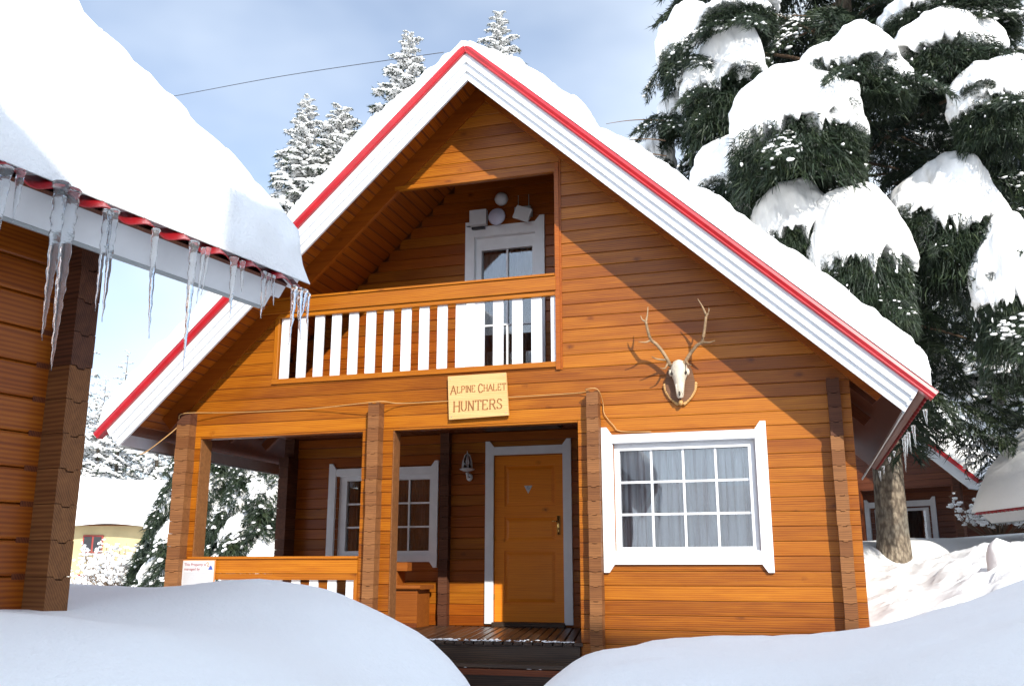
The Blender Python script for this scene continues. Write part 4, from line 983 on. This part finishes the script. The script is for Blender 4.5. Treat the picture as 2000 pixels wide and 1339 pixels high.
# ================================================================== 4. CHALETS BEHIND ON THE RIGHT
# second chalet (mirrored, porch on the right), its shade put into dark wood
c2m = Matrix.Translation((3.587, 16.129, 0.286)) @ Matrix.Rotation(-0.505, 4, 'Z')
c2 = empty('rear_chalet', (3.587, 16.129, 0.286), -0.505); tag(c2, 'chalet in wood darkened for shade, half hidden behind the tree trunk, red and white rake', 'house')
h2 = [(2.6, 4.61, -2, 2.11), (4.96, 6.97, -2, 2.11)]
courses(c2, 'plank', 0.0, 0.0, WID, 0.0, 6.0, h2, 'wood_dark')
log_column(c2, 7.12, 0.0, 0.14, 0.12, 0, 18, mat='weathered_dark'); log_column(c2, 4.78, 0.0, 0.12, 0.12, 0, 18, mat='weathered_dark')
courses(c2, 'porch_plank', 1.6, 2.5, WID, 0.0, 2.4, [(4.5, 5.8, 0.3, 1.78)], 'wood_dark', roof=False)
mb = MB(); core(c2, 0.052, 0.11, 0, WID, -0.5, 6.09, h2, mb); core(c2, 1.655, 1.7, 0, WID, -0.5, 2.4, [(4.5, 5.8, 0.3, 1.78)], mb, roof=False); mb.box(0.1, WID, 0.112, 4, 2.4, 2.45)
core(c2, 4.0, 4.06, 0, WID, -0.5, 6.09, [], mb); mb.box(WID - .08, WID, 1.702, 3.998, -0.5, 2.39); mb.build('wall_core', M['wood_dark'], c2)
window(c2, 1.6, 4.55, 5.72, 0.42, 1.72, 2, 2, 0.05, (4.28, 5.98, 0.2, 2.02, 0.12, 1.82, 0.36, 0.07), depth=0.06, curt='curtain_dark')
roof(c2, -0.604, 4.3); bargeboards(c2, -0.604, -1)
roof_snow('roof_snow', c2m, -0.69, 4.35, -0.70, 7.80, lambda x, y: 0.42, 'snow on the roof of the dark chalet behind the trunk', dens=0.15, amp=0.03, seed=12.0)
# third chalet: eave side seen at the right edge
a3 = rad(16.9); L3 = 3.6
corner = Vector((9.50, 7.55, 0)); o3 = corner - (Matrix.Rotation(a3, 3, 'Z') @ Vector((-0.43, L3 + 0.6, 0))); o3.z = -0.60
c3m = Matrix.Translation(o3) @ Matrix.Rotation(a3, 4, 'Z')
c3 = empty('right_chalet', o3, a3); tag(c3, 'chalet at the right edge with steep snow covered roof over a wall darkened for shade', 'house')
for k in range(2, 19): board('plank', c3, (0.0, L3, PITCH * k - 0.01), (0, -1, 0), (0, 0, 1), L3, PITCH - 0.0024, 0.06, 'wood_dark', 0.008)  # plank colour takes on the wall's shade
mb = MB(); core(c3, L3 - 0.06, L3, 0.06, WID, -0.5, 6.09, [], mb); core(c3, 0.0, 0.06, 0.06, WID, -0.5, 6.09, [], mb); mb.box(0.062, 0.12, 0.062, L3 - 0.062, -0.5, 2.6); mb.box(WID - .08, WID, 0.062, L3 - 0.062, -0.5, 2.6); mb.build('wall_core', M['wood_dark'], c3)
for k in range(2, 18):
    o = MB().box(-0.12, 0.0, -0.06, 0.06, 0, PITCH - .003).build('log_end', M['weathered_dark'], c3); o.location = (0, L3 - 0.08, PITCH * k - 0.01)
roof(c3, -0.6, L3 + 0.604, corr=0.12); bargeboards(c3, L3 + 0.604, 1)
roof_snow('roof_snow', c3m, -0.68, L3 + 0.70, -0.68, 7.8, lambda x, y: 0.5, 'steep smooth snow slope of the chalet at the right edge', dens=0.12, amp=0.02, edge_w=0.35, seed=15.0)

# ================================================================== 5. FAR YELLOW HOUSE, UNSEEN SHADE CASTER BEHIND THE CAMERA
yh = empty('yellow_house', (-22.9, 24.2, -0.3), rad(18)); tag(yh, 'distant yellow house with a broad white snowy roof beyond the near chalet corner', 'house')
MB().box(-4, 3.4, 0, 6, -1.5, 2.75).build('wall', M['yellow_wall'], yh)
for x, z, mt in ((1.0, 1.95, 'frame_red'), (0.9, 0.35, 'frame_red'), (-1.4, 1.95, 'frame_red'), (-1.4, 0.35, 'frame_red')):
    w = MB().box(x - 0.42, x + 0.42, -0.05, 0.02, z - 0.32, z + 0.42).build('window', M['frame_red'], yh)
    for s in (-1, 1): MB().box(x + 0.2 * s - 0.16, x + 0.2 * s + 0.16, -0.07, -0.052, z - 0.25, z + 0.35).build('pane', M['black'], w)
    MB().box(x - 0.5, x + 0.5, -0.09, -0.052, z - 0.40, z - 0.33).build('sill', M['paper'], w)
V = [(-4.6, -0.7, 2.75), (4.0, -0.7, 2.75), (4.0, 3.0, 4.6), (-4.6, 3.0, 4.6), (4.0, 6.7, 2.75), (-4.6, 6.7, 2.75)]
link('roof', mesh('roof', V, [(0, 1, 2, 3), (3, 2, 4, 5), (1, 4, 2), (0, 3, 5), (0, 5, 4, 1)], M['wood_dark']), yh)
n_ = 30; V = []; F = []
for i in range(n_ + 1):
    for j in range(n_ + 1):
        x = -4.7 + 8.8 * i / n_; y = -0.85 + 7.7 * j / n_; e = min(1, 4 * min(i, n_ - i, j, n_ - j) / n_) ** 0.5
        V.append((x, y, 2.85 + 1.85 * (1 - abs(y - 3.0) / 3.85) + 0.45 * e - 0.12 + 0.08 * math.sin(x * 1.3 + y)))
for i in range(n_):
    for j in range(n_): b = i * (n_ + 1) + j; F.append((b, b + n_ + 1, b + n_ + 2, b + 1))
o = link('roof_snow', mesh('roof_snow', V, F, M['snow'], True)); o.matrix_world = Matrix.Translation((-22.9, 24.2, -0.3)) @ Matrix.Rotation(rad(18), 4, 'Z'); tag(o, 'white snow cover on the distant yellow house', 'snow')

ht = empty('shade_caster', (0, 0, 0)); tag(ht, 'unseen stepped building added behind the camera to shade the foreground snow', 'house')
HB = [('wing', 6.6, 10.7, -14.8, -13.0, 6.05), ('block', 10.7, 20.0, -14.6, -12.8, 8.7)]  # added unseen blocks, sized for the shadow they throw on the foreground
for nm, x0, x1, y0, y1, zt in HB:
    MB().box(x0, x1, y0, y1, -1.5, zt - 0.4).build('wall', M['caster_wall'], ht)
    MB().box(x0 - 0.3, x1 + 0.3, y0 - 0.5, y1 + 0.5, zt - 0.38, zt - 0.2).build('roof', M['wood_dark'], ht)
    MB().box(x0 - 0.3, x1 + 0.3, y0 - 0.5, y1 + 0.5, zt - 0.198, zt).build('snow_layer', M['snow'], ht)
    nwin = int((x1 - x0) / 2.2)
    for i in range(nwin):
        for z in (0.6, 3.2, 5.6):
            if z + 1.2 < zt - 0.5:
                xc = x0 + (i + 0.5) * (x1 - x0) / nwin
                w = MB().box(xc - 0.55, xc + 0.55, y1 - 0.02, y1 + 0.06, z, z + 1.3).build('window', M['white'], ht)
                MB().box(xc - 0.45, xc + 0.45, y1 + 0.061, y1 + 0.07, z + 0.1, z + 1.2).build('pane', M['black'], w)

# ================================================================== 6. TREES
rng = np.random.default_rng(5)
def tris(O, D, Ln, W):
    """needle triangles: origins O, unit directions D, lengths, widths"""
    D = D / np.linalg.norm(D, axis=1, keepdims=True)
    r_ = rng.normal(size=D.shape); Sd = np.cross(D, r_); Sd /= np.linalg.norm(Sd, axis=1, keepdims=True) + 1e-9
    a = O - Sd * (W / 2)[:, None]; b = O + Sd * (W / 2)[:, None]; c = O + D * Ln[:, None]
    V = np.stack([a, b, c], 1).reshape(-1, 3); return V, np.arange(len(V)).reshape(-1, 3)
ico_t = (1 + 5 ** .5) / 2
ICO = np.array([(-1, ico_t, 0), (1, ico_t, 0), (-1, -ico_t, 0), (1, -ico_t, 0), (0, -1, ico_t), (0, 1, ico_t), (0, -1, -ico_t), (0, 1, -ico_t), (ico_t, 0, -1), (ico_t, 0, 1), (-ico_t, 0, -1), (-ico_t, 0, 1)]); ICO /= np.linalg.norm(ICO[0])
ICF = np.array([(0, 11, 5), (0, 5, 1), (0, 1, 7), (0, 7, 10), (0, 10, 11), (1, 5, 9), (5, 11, 4), (11, 10, 2), (10, 7, 6), (7, 1, 8), (3, 9, 4), (3, 4, 2), (3, 2, 6), (3, 6, 8), (3, 8, 9), (4, 9, 5), (2, 4, 11), (6, 2, 10), (8, 6, 7), (9, 8, 1)])
def blobs(P, Rx, Rz):
    """small rounded snow caps at P, with horizontal radius Rx and vertical Rz"""
    n = len(P); j = 1 + 0.28 * rng.normal(size=(n, 12, 1)) * 0.6
    sc = np.stack([Rx * rng.uniform(.7, 1.4, n), Rx * rng.uniform(.7, 1.4, n), Rz], 1)[:, None, :]
    V = (P[:, None, :] + ICO[None] * j * sc).reshape(-1, 3)
    T = (ICF[None] + (np.arange(n) * 12)[:, None, None]).reshape(-1, 3); return V, T
def cat(parts):
    Vs, Ts, b = [], [], 0
    for V, T in parts: Vs.append(V); Ts.append(T + b); b += len(V)
    return np.concatenate(Vs), np.concatenate(Ts)
def frond(nt=14, per=26, snow=0.6, droop=0.35, wid=0.42, tl=0.10, tw=0.02, blob=0.035):
    """drooping spray of unit length along +x; returns foliage arrays and snow arrays"""
    O, D, SP = [], [], []
    for i in range(nt):
        t = 0.12 + 0.86 * i / (nt - 1); c = np.array([t, 0, 0.10 * math.sin(t * 2.6) - droop * t * t])
        for s in (-1, 1):
            ln = wid * (1 - 0.75 * t) * rng.uniform(.8, 1.15) + 0.06
            dv = np.array([0.75, s * 1.0, -0.35 - 0.3 * rng.random()]); dv /= np.linalg.norm(dv)
            u = rng.uniform(0, 1, per)
            P = c + dv * (u * ln)[:, None] + np.array([0, 0, -1]) * (0.25 * ln * u ** 2)[:, None] + rng.normal(size=(per, 3)) * 0.008
            O.append(P); D.append(dv + rng.normal(size=(per, 3)) * 0.55 + np.array([0.2, 0, -0.35]))
            k = rng.random(max(3, int(3 + ln * 14))) 
            k = k[rng.random(len(k)) < snow]
            if len(k): SP.append(c + dv * (k * ln)[:, None] + np.array([0, 0, -1]) * (0.25 * ln * k ** 2)[:, None] + np.array([0, 0, 0.012]))
    u = rng.uniform(0.1, 1, per * 2); P = np.stack([u, 0 * u, 0.10 * np.sin(u * 2.6) - droop * u * u], 1); O.append(P); D.append(rng.normal(size=(per * 2, 3)) + np.array([1, 0, -0.2]))
    O = np.concatenate(O); D = np.concatenate(D); n = len(O)
    F_ = tris(O, D, rng.uniform(.6, 1.3, n) * tl, np.full(n, tw)); SP = np.concatenate(SP) if SP else np.zeros((1, 3))
    n = len(SP); S2 = blobs(SP, rng.uniform(.6, 1.5, n) * blob, rng.uniform(.5, 1.0, n) * blob * 0.75)
    return F_, S2
def dome(seed, nth=110, nr=28, fingers=0.15):
    """snow load on a drooping bough: bell with a ragged lower rim, radius 1, top at z=0, rim near z=-1"""
    rg = np.random.default_rng(seed); th = np.arange(nth) * 2 * math.pi / nth
    rim = 1 + 0.10 * np.sin(th * 2 + rg.uniform(0, 6)) + 0.07 * np.sin(th * 3 + rg.uniform(0, 6))
    fing = sum(np.maximum(0, np.sin(th * f + rg.uniform(0, 6))) ** 1.5 * a for f, a in ((5, .5), (9, .55), (17, .5), (29, .5), (43, .35)))
    fing = fing / fing.max(); V = []
    ox, oy = rg.uniform(0, 50), rg.uniform(0, 50)
    for i in range(nr + 1):
        q = i / nr
        for k in range(nth):
            ll = q * (0.92 + fingers * fing[k] + rg.uniform(-.015, .015) * (q > .8))
            r_ = math.sin(min(ll, 1.25) * math.pi / 2.15) * rim[k]; z = -(ll ** 2.1) * 0.98
            c, s = math.cos(th[k]), math.sin(th[k])
            nzv = 0.19 * mnoise.fractal(Vector((c * r_ * 1.4 + ox, s * r_ * 1.4 + oy, z * 1.2)), 1, 2, 3) * (0.3 + q)
            nz2 = 0.045 * q ** 2 * mnoise.noise(Vector((c * 9 + ox, s * 9 + oy, z * 1.5))) + 0.02 * mnoise.noise(Vector((c * r_ * 9 + ox, s * r_ * 9, z * 9)))
            if i == nr: r_ *= 0.93; z -= 0.0
            V.append((c * (r_ + (nzv + nz2)), s * (r_ + (nzv + nz2)), z + nzv * 0.5))
    b = len(V)
    for k in range(nth): V.append((V[nr * nth + k][0] * 0.78, V[nr * nth + k][1] * 0.78, V[nr * nth + k][2] + 0.05))
    V.append((0, 0, -0.35)); T = []
    for i in range(nr + 1):
        for k in range(nth):
            k2 = (k + 1) % nth; a0, a1, b0_, b1 = i * nth + k, i * nth + k2, (i + 1) * nth + k, (i + 1) * nth + k2
            T += [(a0, b0_, b1), (a0, b1, a1)]
    for k in range(nth): T.append((b + k, b + nth, b + (k + 1) % nth))
    return np.array(V), np.array(T), fing
def bell(seed, nf=4600):
    Vs, Ts, fing = dome(seed)
    n = nf; th = rng.uniform(0, 2 * math.pi, n); q = rng.uniform(0.93, 1.16, n); r_ = np.sin(np.minimum(q, 1.2) * math.pi / 2.15) * rng.uniform(.84, 1.0, n)
    O = np.stack([np.cos(th) * r_, np.sin(th) * r_, -(q ** 2.1) - 0.03], 1)
    D = np.stack([np.cos(th) * .8, np.sin(th) * .8, np.full(n, -0.75)], 1) + rng.normal(size=(n, 3)) * 0.45
    f1 = tris(O, D, rng.uniform(.06, .15, n), np.full(n, .017))
    n2 = nf; th = rng.uniform(0, 2 * math.pi, n2); r_ = np.sqrt(rng.random(n2)) * 0.98
    O = np.stack([np.cos(th) * r_, np.sin(th) * r_, -0.55 - 0.6 * r_ - 0.55 * rng.random(n2) ** 1.5], 1)
    D = np.stack([np.cos(th), np.sin(th), np.full(n2, -1.2)], 1) + rng.normal(size=(n2, 3)) * 0.6
    f2 = tris(O, D, rng.uniform(.10, .24, n2), np.full(n2, .024))
    n3 = 22; th = rng.uniform(0, 2 * math.pi, n3); q = rng.uniform(0.95, 1.15, n3); P = np.stack([np.cos(th) * 1.0, np.sin(th) * 1.0, -(q ** 2.1)], 1)
    s2 = blobs(P, rng.uniform(.012, .032, n3), rng.uniform(.012, .03, n3))
    Vt, Tt = cat([(Vs, Ts), s2]); return cat([f1, f2]), (Vt, Tt)
BELL = []
for s in range(5):
    f, sn = bell(40 + s); BELL.append((npmesh('bough_needles', *f, M['needles']), npmesh('snow_load', *sn, M['snow'], True)))
FR = []
for s in range(4):
    f, sn = frond(snow=(0.7, 0.36, 0.16, 0.06)[s], per=34, tw=0.014, blob=(.035,.03,.024,.02)[s]); FR.append((npmesh('spray_needles', *f, M['needles']), npmesh('spray_snow', *sn, M['snow'], True)))

def orient(p, az, tilt, sc, roll=0.0):
    return Matrix.Translation(p) @ Matrix.Rotation(az, 4, 'Z') @ Matrix.Rotation(-tilt, 4, 'Y') @ Matrix.Rotation(roll, 4, 'X') @ Matrix.Diagonal((*sc, 1))
def trunk_mesh(h, r0, r1, seg=18, flare=1.5):
    mb = MB(); pts = []; rs = []; n = 22
    for i in range(n + 1):
        t = i / n; z = -0.4 + (h + 0.4) * t; pts.append((0.03 * math.sin(z * 0.6), 0.03 * math.cos(z * 0.5), z)); rs.append((r0 + (r1 - r0) * t) * (1 + (flare - 1) * math.exp(-max(0, z) * 3.0)))
    mb.tube(pts, rs, seg); return mb
def branch_curve(parent, a, b, r0, r1, sag):
    P = []
    for i in range(9):
        t = i / 8; P.append(Vector(a).lerp(Vector(b), t) + Vector((0, 0, sag * math.sin(math.pi * t))))
    mb = MB(); mb.tube(P, [r0 + (r1 - r0) * i / 8 for i in range(9)], 6); return mb.build('branch', M['twig'], parent, True)

# ---- big snow-laden fir behind the right eave
TX, TY, TZ = 7.99, 7.2, 0.30
bt = empty('fir_tree', (TX, TY, TZ)); tag(bt, 'large dark fir rising behind the right eave with heavy pillows of snow on its boughs', 'tree')
trunk_mesh(15, 0.255, 0.09, 20, 1.35).build('trunk', M['bark'], bt, True)
PIL = [  # centre-top of each snow load (world), horizontal radius, height
 ((5.54,3.38,8.31),.82,.82),((5.99,3.07,7.53),1.07,1.07),((6.86,1.96,6.15),1.35,1.0),((6.13,2.86,5.92),.95,.75),((7.64,2.03,6.79),1.04,.63),((8.74,2.7,7.19),1.14,.68),((9.16,2.21,6.2),.85,.73),
 ((6.8,2.45,4.97),.93,.8),((7.55,2.13,4.58),.91,1.09),((8.6,2.75,5.08),1.13,1.07),((9.1,2.29,4.1),.76,1.11),((6.27,2.77,8.18),.91,.42),((8.95,3.02,7.87),1.34,.47),((5.3,3.77,7.32),.53,.45),((4.8,4.25,6.94),.63,.63),((5.96,3.14,5.47),.62,.35),((7.22,3.53,4.6),.41,.41)]
K = 1.14
for i, (c, w, h) in enumerate(PIL):
    c = CAM + (Vector(c) - CAM) * K; w *= K * 0.60; h *= K * 1.05
    topc = c + Vector((0, 0, h * 0.5)) - Vector((TX, TY, TZ))
    hub = Vector((0, 0, min(13.5, topc.z - 0.2 + 0.1 * math.hypot(topc.x, topc.y))))
    az = math.atan2(topc.y, topc.x)
    br = branch_curve(bt, hub, topc + Vector((0, 0, -0.35 * h)), 0.045, 0.015, 0.15)
    fm, sm = BELL[i % 5]
    b = link('bough', fm, bt, mat4=orient(topc, az + R.uniform(-.5, .5), R.uniform(-.12, .05), (w, w * 0.95, h)))
    s = link('snow_load', sm, b)
    for q in range(2):       # smaller loads on the side twigs break the outline
        a2 = az + R.choice((-1, 1)) * R.uniform(0.9, 1.7); u_ = w * R.uniform(.38, .55)
        p = topc + Vector((math.cos(a2) * w * .72, math.sin(a2) * w * .72, -h * R.uniform(.35, .75)))
        b2 = link('bough', BELL[(i + q + 2) % 5][0], bt, mat4=orient(p, a2, R.uniform(-.35, 0), (u_, u_, u_ * 1.05))); link('snow_load', BELL[(i + q + 2) % 5][1], b2)
    # side sprays around each loaded bough
    for q in range(3):
        a2 = az + R.uniform(-1.2, 1.2); L = R.uniform(0.7, 1.2)
        p = topc + Vector((math.cos(a2) * w * .15, math.sin(a2) * w * .15, -h * R.uniform(.85, 1.25)))
        f2, s2 = FR[R.choice((1, 2, 3))]; o = link('bough', f2, bt, mat4=orient(p, a2, R.uniform(-.5, -.1), (L, L, L))); link('snow_load', s2, o)
# inner and lower sprays that fill the dark crown
for i in range(215):
    z = R.uniform(2.9, 13.5); a = R.uniform(0, 2 * math.pi); t = (z - 2.5) / 12
    reach = (3.9 if z < 9 else 3.9 - (z - 9) * 0.5) * R.uniform(0.35, 0.92)
    if math.sin(a) > 0.6 and R.random() < 0.5: continue
    if math.sin(a) < 0.2 and z < 4.6: continue
    p = Vector((math.cos(a) * reach * 0.72, math.sin(a) * reach * 0.72, z - reach * 0.16)); L = R.uniform(1.0, 1.9)
    f2, s2 = FR[R.choice((1, 2, 2, 3, 3))]
    o = link('bough', f2, bt, mat4=orient(p, a + R.uniform(-.3, .3), R.uniform(-.55, -.05), (L, L * 1.1, L), R.uniform(-.4, .4))); link('snow_load', s2, o)
    if i % 3 == 0: branch_curve(bt, (0, 0, z + 0.1), p + Vector((math.cos(a) * .4, math.sin(a) * .4, -0.05)), 0.03, 0.008, 0.1)
for i in range(150):      # dense shaded interior behind the loads
    z = R.uniform(3.0, 13.0); a = R.uniform(0, 2 * math.pi); rr_ = R.uniform(0.2, 1.9)
    p = Vector((math.cos(a) * rr_ * 1.2, math.sin(a) * rr_ * .8, z)); L = R.uniform(1.2, 1.9)
    f2, s2 = FR[3]; o = link('bough', f2, bt, mat4=orient(p, a + R.uniform(-.6, .6), R.uniform(-.6, .1), (L, L * 1.2, L), R.uniform(-.6, .6)))
# bare dead twigs sticking out on the left
for q, (dz, L) in enumerate(((0.0, 0.95), (-0.35, 0.75), (-0.62, 0.6))):
    a = Vector((4.95, 5.0, 7.75 + dz)) - Vector((TX, TY, TZ)); o = branch_curve(bt, a, a + Vector((-L, -0.1, 0.03)), 0.012, 0.004, 0.04)

def spruce(x, y, h, rad_, label, z=None, group=None, nb=70, snow=0.7, cat_='tree', trunk_h=None, lod=1, base=0.08, droop=0.25, seed=1, prof=0.85, top=0.0):
    """free-standing spruce: trunk, crown of sprays in whorls, snow on them"""
    global rng
    rr = random.Random(seed); z = gz(x, y) if z is None else z
    e = empty('spruce_tree', (x, y, z), rr.uniform(0, 6)); tag(e, label, cat_, group)
    trunk_mesh(h * 0.97, 0.012 * h + 0.05, 0.01, 7, 1.2).build('trunk', M['bark'], e, True)
    fo, sn = [], []
    base_f = [frond(nt=7 if lod else 9, per=7 if lod else 12, snow=snow, droop=droop, wid=0.5, tl=0.17, tw=0.05, blob=0.075) for _ in range(5)]
    for i in range(nb):
        t = (i + rr.random()) / nb; t = t ** (1 - top); t = base + (0.99 - base) * t; zz = h * t
        L = rad_ * ((1 - t) ** prof * 1.05 + 0.04) * rr.uniform(.72, 1.15); a = i * 2.399 + rr.uniform(-.3, .3)
        tilt = -0.45 + 0.75 * t + rr.uniform(-.12, .12)
        m4 = np.array(orient(Vector((0, 0, zz)), a, tilt, (L, L * rr.uniform(.8, 1.1), L * 0.9)))
        (fv, ft), (sv, stt) = base_f[i % 5]
        for (V, T), lst in (((fv, ft), fo), ((sv, stt), sn)): lst.append((V @ m4[:3, :3].T + m4[:3, 3], T))
    V, T = cat(fo); link('crown', npmesh('crown', V, T, M['needles']), e); V, T = cat(sn); link('snow_load', npmesh('crown_snow', V, T, M['snow'], True), e)
    return e
G1 = 'spruces whose tops show above the left roof slope'
spruce(-8.44, 16.72, 16.1, 2.5, 'slender pointed snowy spruce top, leftmost above the roof slope', z=0.2, nb=150, group=G1, snow=0.5, seed=2, prof=.7, top=.6, lod=0)
spruce(-8.3, 18.9, 16.9, 3.0, 'blunter snowy spruce just right of the pointed one', z=0.2, nb=130, group=G1, snow=0.5, seed=3, prof=.6, top=.6, lod=0)
spruce(-7.2, 17.4, 14.6, 3.4, 'low snowy spruce close against the roof snow, below the blunt one', z=0.2, nb=120, group=G1, snow=0.5, seed=33, prof=.6, top=.6, lod=0)
spruce(-5.71, 18.92, 19.4, 3.2, 'tall layered snowy spruce left of the roof peak, crossed by the wire', z=0.2, nb=120, group=G1, snow=0.5, seed=4, prof=.7, top=.65, lod=0)
spruce(-3.12, 21.37, 21.2, 3.3, 'snowy spruce top peeping out right of the roof peak', z=0.3, nb=120, group=G1, snow=0.5, seed=5, prof=.7, top=.65, lod=0)
spruce(-28.1, 31.5, 10.5, 2.4, 'small far spruce top beside the dark log corner on the left', z=0.2, nb=90, seed=6)
# near laden conifers seen through the porch
def laden(x, y, z, h, r_, label, seed, n=46):
    rr = random.Random(seed); e = empty('young_fir', (x, y, z)); tag(e, label, 'tree', 'snow laden young firs beyond the porch')
    trunk_mesh(h * .95, 0.09, 0.02, 8, 1.2).build('trunk', M['bark'], e, True)
    for i in range(n):
        t = (i + .5) / n; zz = h * (0.04 + 0.93 * t); a = i * 2.399 + rr.uniform(-.2, .2); reach = r_ * (1 - t) ** .8 + .05
        p = Vector((math.cos(a) * reach * .72, math.sin(a) * reach * .72, zz + .05)); w = r_ * (0.14 + .15 * (1 - t)) * rr.uniform(.8, 1.2)
        fm, sm = BELL[i % 5]
        b = link('bough', fm, e, mat4=orient(p, a, -0.62, (w * 1.5, w * .8, w * 1.05))); link('snow_load', sm, b)
        L = reach * 1.12 + .3
        for da, ix in ((.6, 1), (0.0, 2), (-.9, 3)):
            f2, s2 = FR[ix]; o = link('bough', f2, e, mat4=orient(Vector((math.cos(a + da) * .1, math.sin(a + da) * .1, zz)), a + da, -0.45, (L, L, L))); link('snow_load', s2, o)
laden(-4.5, 7.2, 0.0, 4.6, 1.75, 'snow laden young fir seen between the left post and the near chalet', 11)
laden(-2.9, 6.9, 0.1, 4.3, 1.7, 'snow laden young fir framed by the porch opening', 12)
laden(-7.2, 10.5, -0.1, 4.2, 1.4, 'smaller snow laden fir farther back by the yellow house', 13, 30)
# dark wood behind the near firs
G2 = 'spruces of the dark wood far behind the left chalet corner'
for i in range(16):
    ang = rad(-33 + 2.1 * i - 17); d = 52 + 9 * R.random(); x = CAM.x + d * math.sin(ang); y = CAM.y + d * math.cos(ang)
    spruce(x, y, R.uniform(11, 14), 2.5, 'spruce in the dark wood far behind the near chalet corner', z=0.1, nb=60, snow=0.45, group=G2, seed=50 + i)
# spruces behind the right-hand chalets
G3 = 'dark spruces behind the chalets on the right'
RS = [(12.2, 18.5, 13, 2.8, 'dark spruce directly above the rear chalet roof'), (14.6, 15.5, 13, 2.7, 'dark spruce over the steep snow roof at the right edge'), (15.4, 19.5, 16, 3.2, 'tallest dark spruce behind the right edge chalet'), (8.4, 24, 17, 3.4, 'dark spruce behind the crown of the big fir'), (12.0, 25, 19, 3.8, 'far dark spruce between the rear chalet and the right edge')]
for i, (x, y, h, r_, lb) in enumerate(RS): spruce(x, y, h, r_, lb, z=0.9, nb=190, snow=0.4, group=G3, seed=80 + i, lod=0)
# two firs beyond the right edge that shade the rear chalets
for i, (x, y, h, r_) in enumerate(((16.8, 0.4, 8.5, 2.2), (17.2, 6.8, 13, 3.0), (18.5, 2.6, 13, 3.0))):
    spruce(x, y, h, r_, ('spruce just outside the right edge by the chalet', 'tall spruce outside the right edge', 'spruce farthest out on the right')[i], z=1.0, nb=130, snow=0.5, seed=100 + i)
# snowy shrubs
def shrub(x, y, z, h, w, label, seed, n=60):
    rr = random.Random(seed); e = empty('shrub', (x, y, z)); tag(e, label, 'shrub'); mb = MB(); P = []
    for i in range(n):
        a = rr.uniform(0, 6.28); l = rr.uniform(.5, 1) * h; q = Vector((math.cos(a) * w * rr.random(), math.sin(a) * w * rr.random(), 0))
        tip = q * 1.6 + Vector((rr.uniform(-.2, .2), rr.uniform(-.2, .2), l)); midp = q.lerp(tip, .5) + Vector((rr.uniform(-.1, .1), 0, 0))
        mb.tube([q * .3, midp, tip], [.012, .008, .004], 4, False)
        for _ in range(5): P.append(tuple(midp.lerp(tip, rr.random()) + Vector((rr.uniform(-.08, .08), rr.uniform(-.08, .08), .01))))
        for _ in range(3): 
            s_ = midp.lerp(tip, rr.random()); t_ = s_ + Vector((rr.uniform(-.25, .25), rr.uniform(-.25, .25), rr.uniform(0, .2))); mb.tube([s_, t_], [.006, .003], 3, False); P.append(tuple(s_.lerp(t_, .6)))
    o = mb.build('twigs', M['twig'], e); o['kind'] = 'stuff'; P = np.array(P); n = len(P); V, T = blobs(P, rng.uniform(.02, .07, n), rng.uniform(.02, .045, n)); link('snow_load', npmesh('shrub_snow', V, T, M['snow'], True), e)
shrub(-8.0, 9.2, 0.0, 1.3, .8, 'bare shrub full of snow below the yellow house', 1)
shrub(-11.2, 12.6, -0.3, 1.3, .7, 'tall bare bush with snow in front of the yellow house wall', 2)
shrub(-6.4, 7.3, 0.1, 0.9, .7, 'low snowy shrub at the foot of the near chalet corner', 3)
shrub(-13.2, 15.0, -0.3, 1.2, 1.0, 'snow covered bush at the corner of the yellow house', 5)
shrub(10.2, 11.2, 1.2, 0.9, .5, 'snowy bush in the gap between the two right hand chalets', 4)

# snow heap post on the bank
mb = MB(); b0 = 0; sgn = 18
for i in range(10):
    t = i / 9
    for k in range(sgn):
        a = 2 * math.pi * k / sgn; r_ = (0.135 * math.sqrt(max(0.0, 1 - t ** 7)) + 0.10 * (1 - t) ** 3) * (1 + 0.08 * math.sin(3 * a + i)) + .002
        mb.V.append((r_ * math.cos(a) + 0.0, r_ * math.sin(a), 0.62 * t - .22))
for i in range(9):
    for k in range(sgn): k2 = (k + 1) % sgn; mb.F.append((i * sgn + k, i * sgn + k2, (i + 1) * sgn + k2, (i + 1) * sgn + k))
mb.F.append(tuple(9 * sgn + k for k in range(sgn)))
o = mb.build('snow_capped_stump', M['snow'], None, True); o.location = (8.58, 1.6, 0.60); o.rotation_euler = (rad(12), rad(-10), 0); tag(o, 'rounded snow hump standing on the bank near the right edge', 'snow hump')
# snow clinging to the trunk under the eave
o = MB().ellipsoid((0, 0, 0), (0.10, 0.12, 0.24), 14, 10).build('snow_patch', M['snow'], None, True); o.location = (7.77, 6.98, 2.62); o.rotation_euler = (0, rad(14), 0); tag(o, 'patch of snow stuck to the trunk under the right eave', 'snow')
# crumbs of snow left on the deck and steps
mb = MB()
V, T = blobs(np.array([(R.uniform(2.9, 4.5), -0.065 + abs(R.gauss(0, .10)), 0.003) for _ in range(110)] + [(R.uniform(3.0, 4.6), -0.39 + abs(R.gauss(0, .08)), -0.213) for _ in range(60)]), rng.uniform(.008, .032, 170), rng.uniform(.003, .007, 170))
o = link('snow_crumbs', npmesh('snow_crumbs', V, T, M['snow'])); tag(o, 'thin crusts of snow on the front edge of the wet deck and steps', kind='stuff')

for o in S.objects:
    if o.type == 'MESH' and o.name.split('.')[0] in ('snow_load', 'bough', 'crown'): o['kind'] = 'stuff' if o.parent and o.name.split('.')[0] != 'bough' else o.get('kind', 'thing')
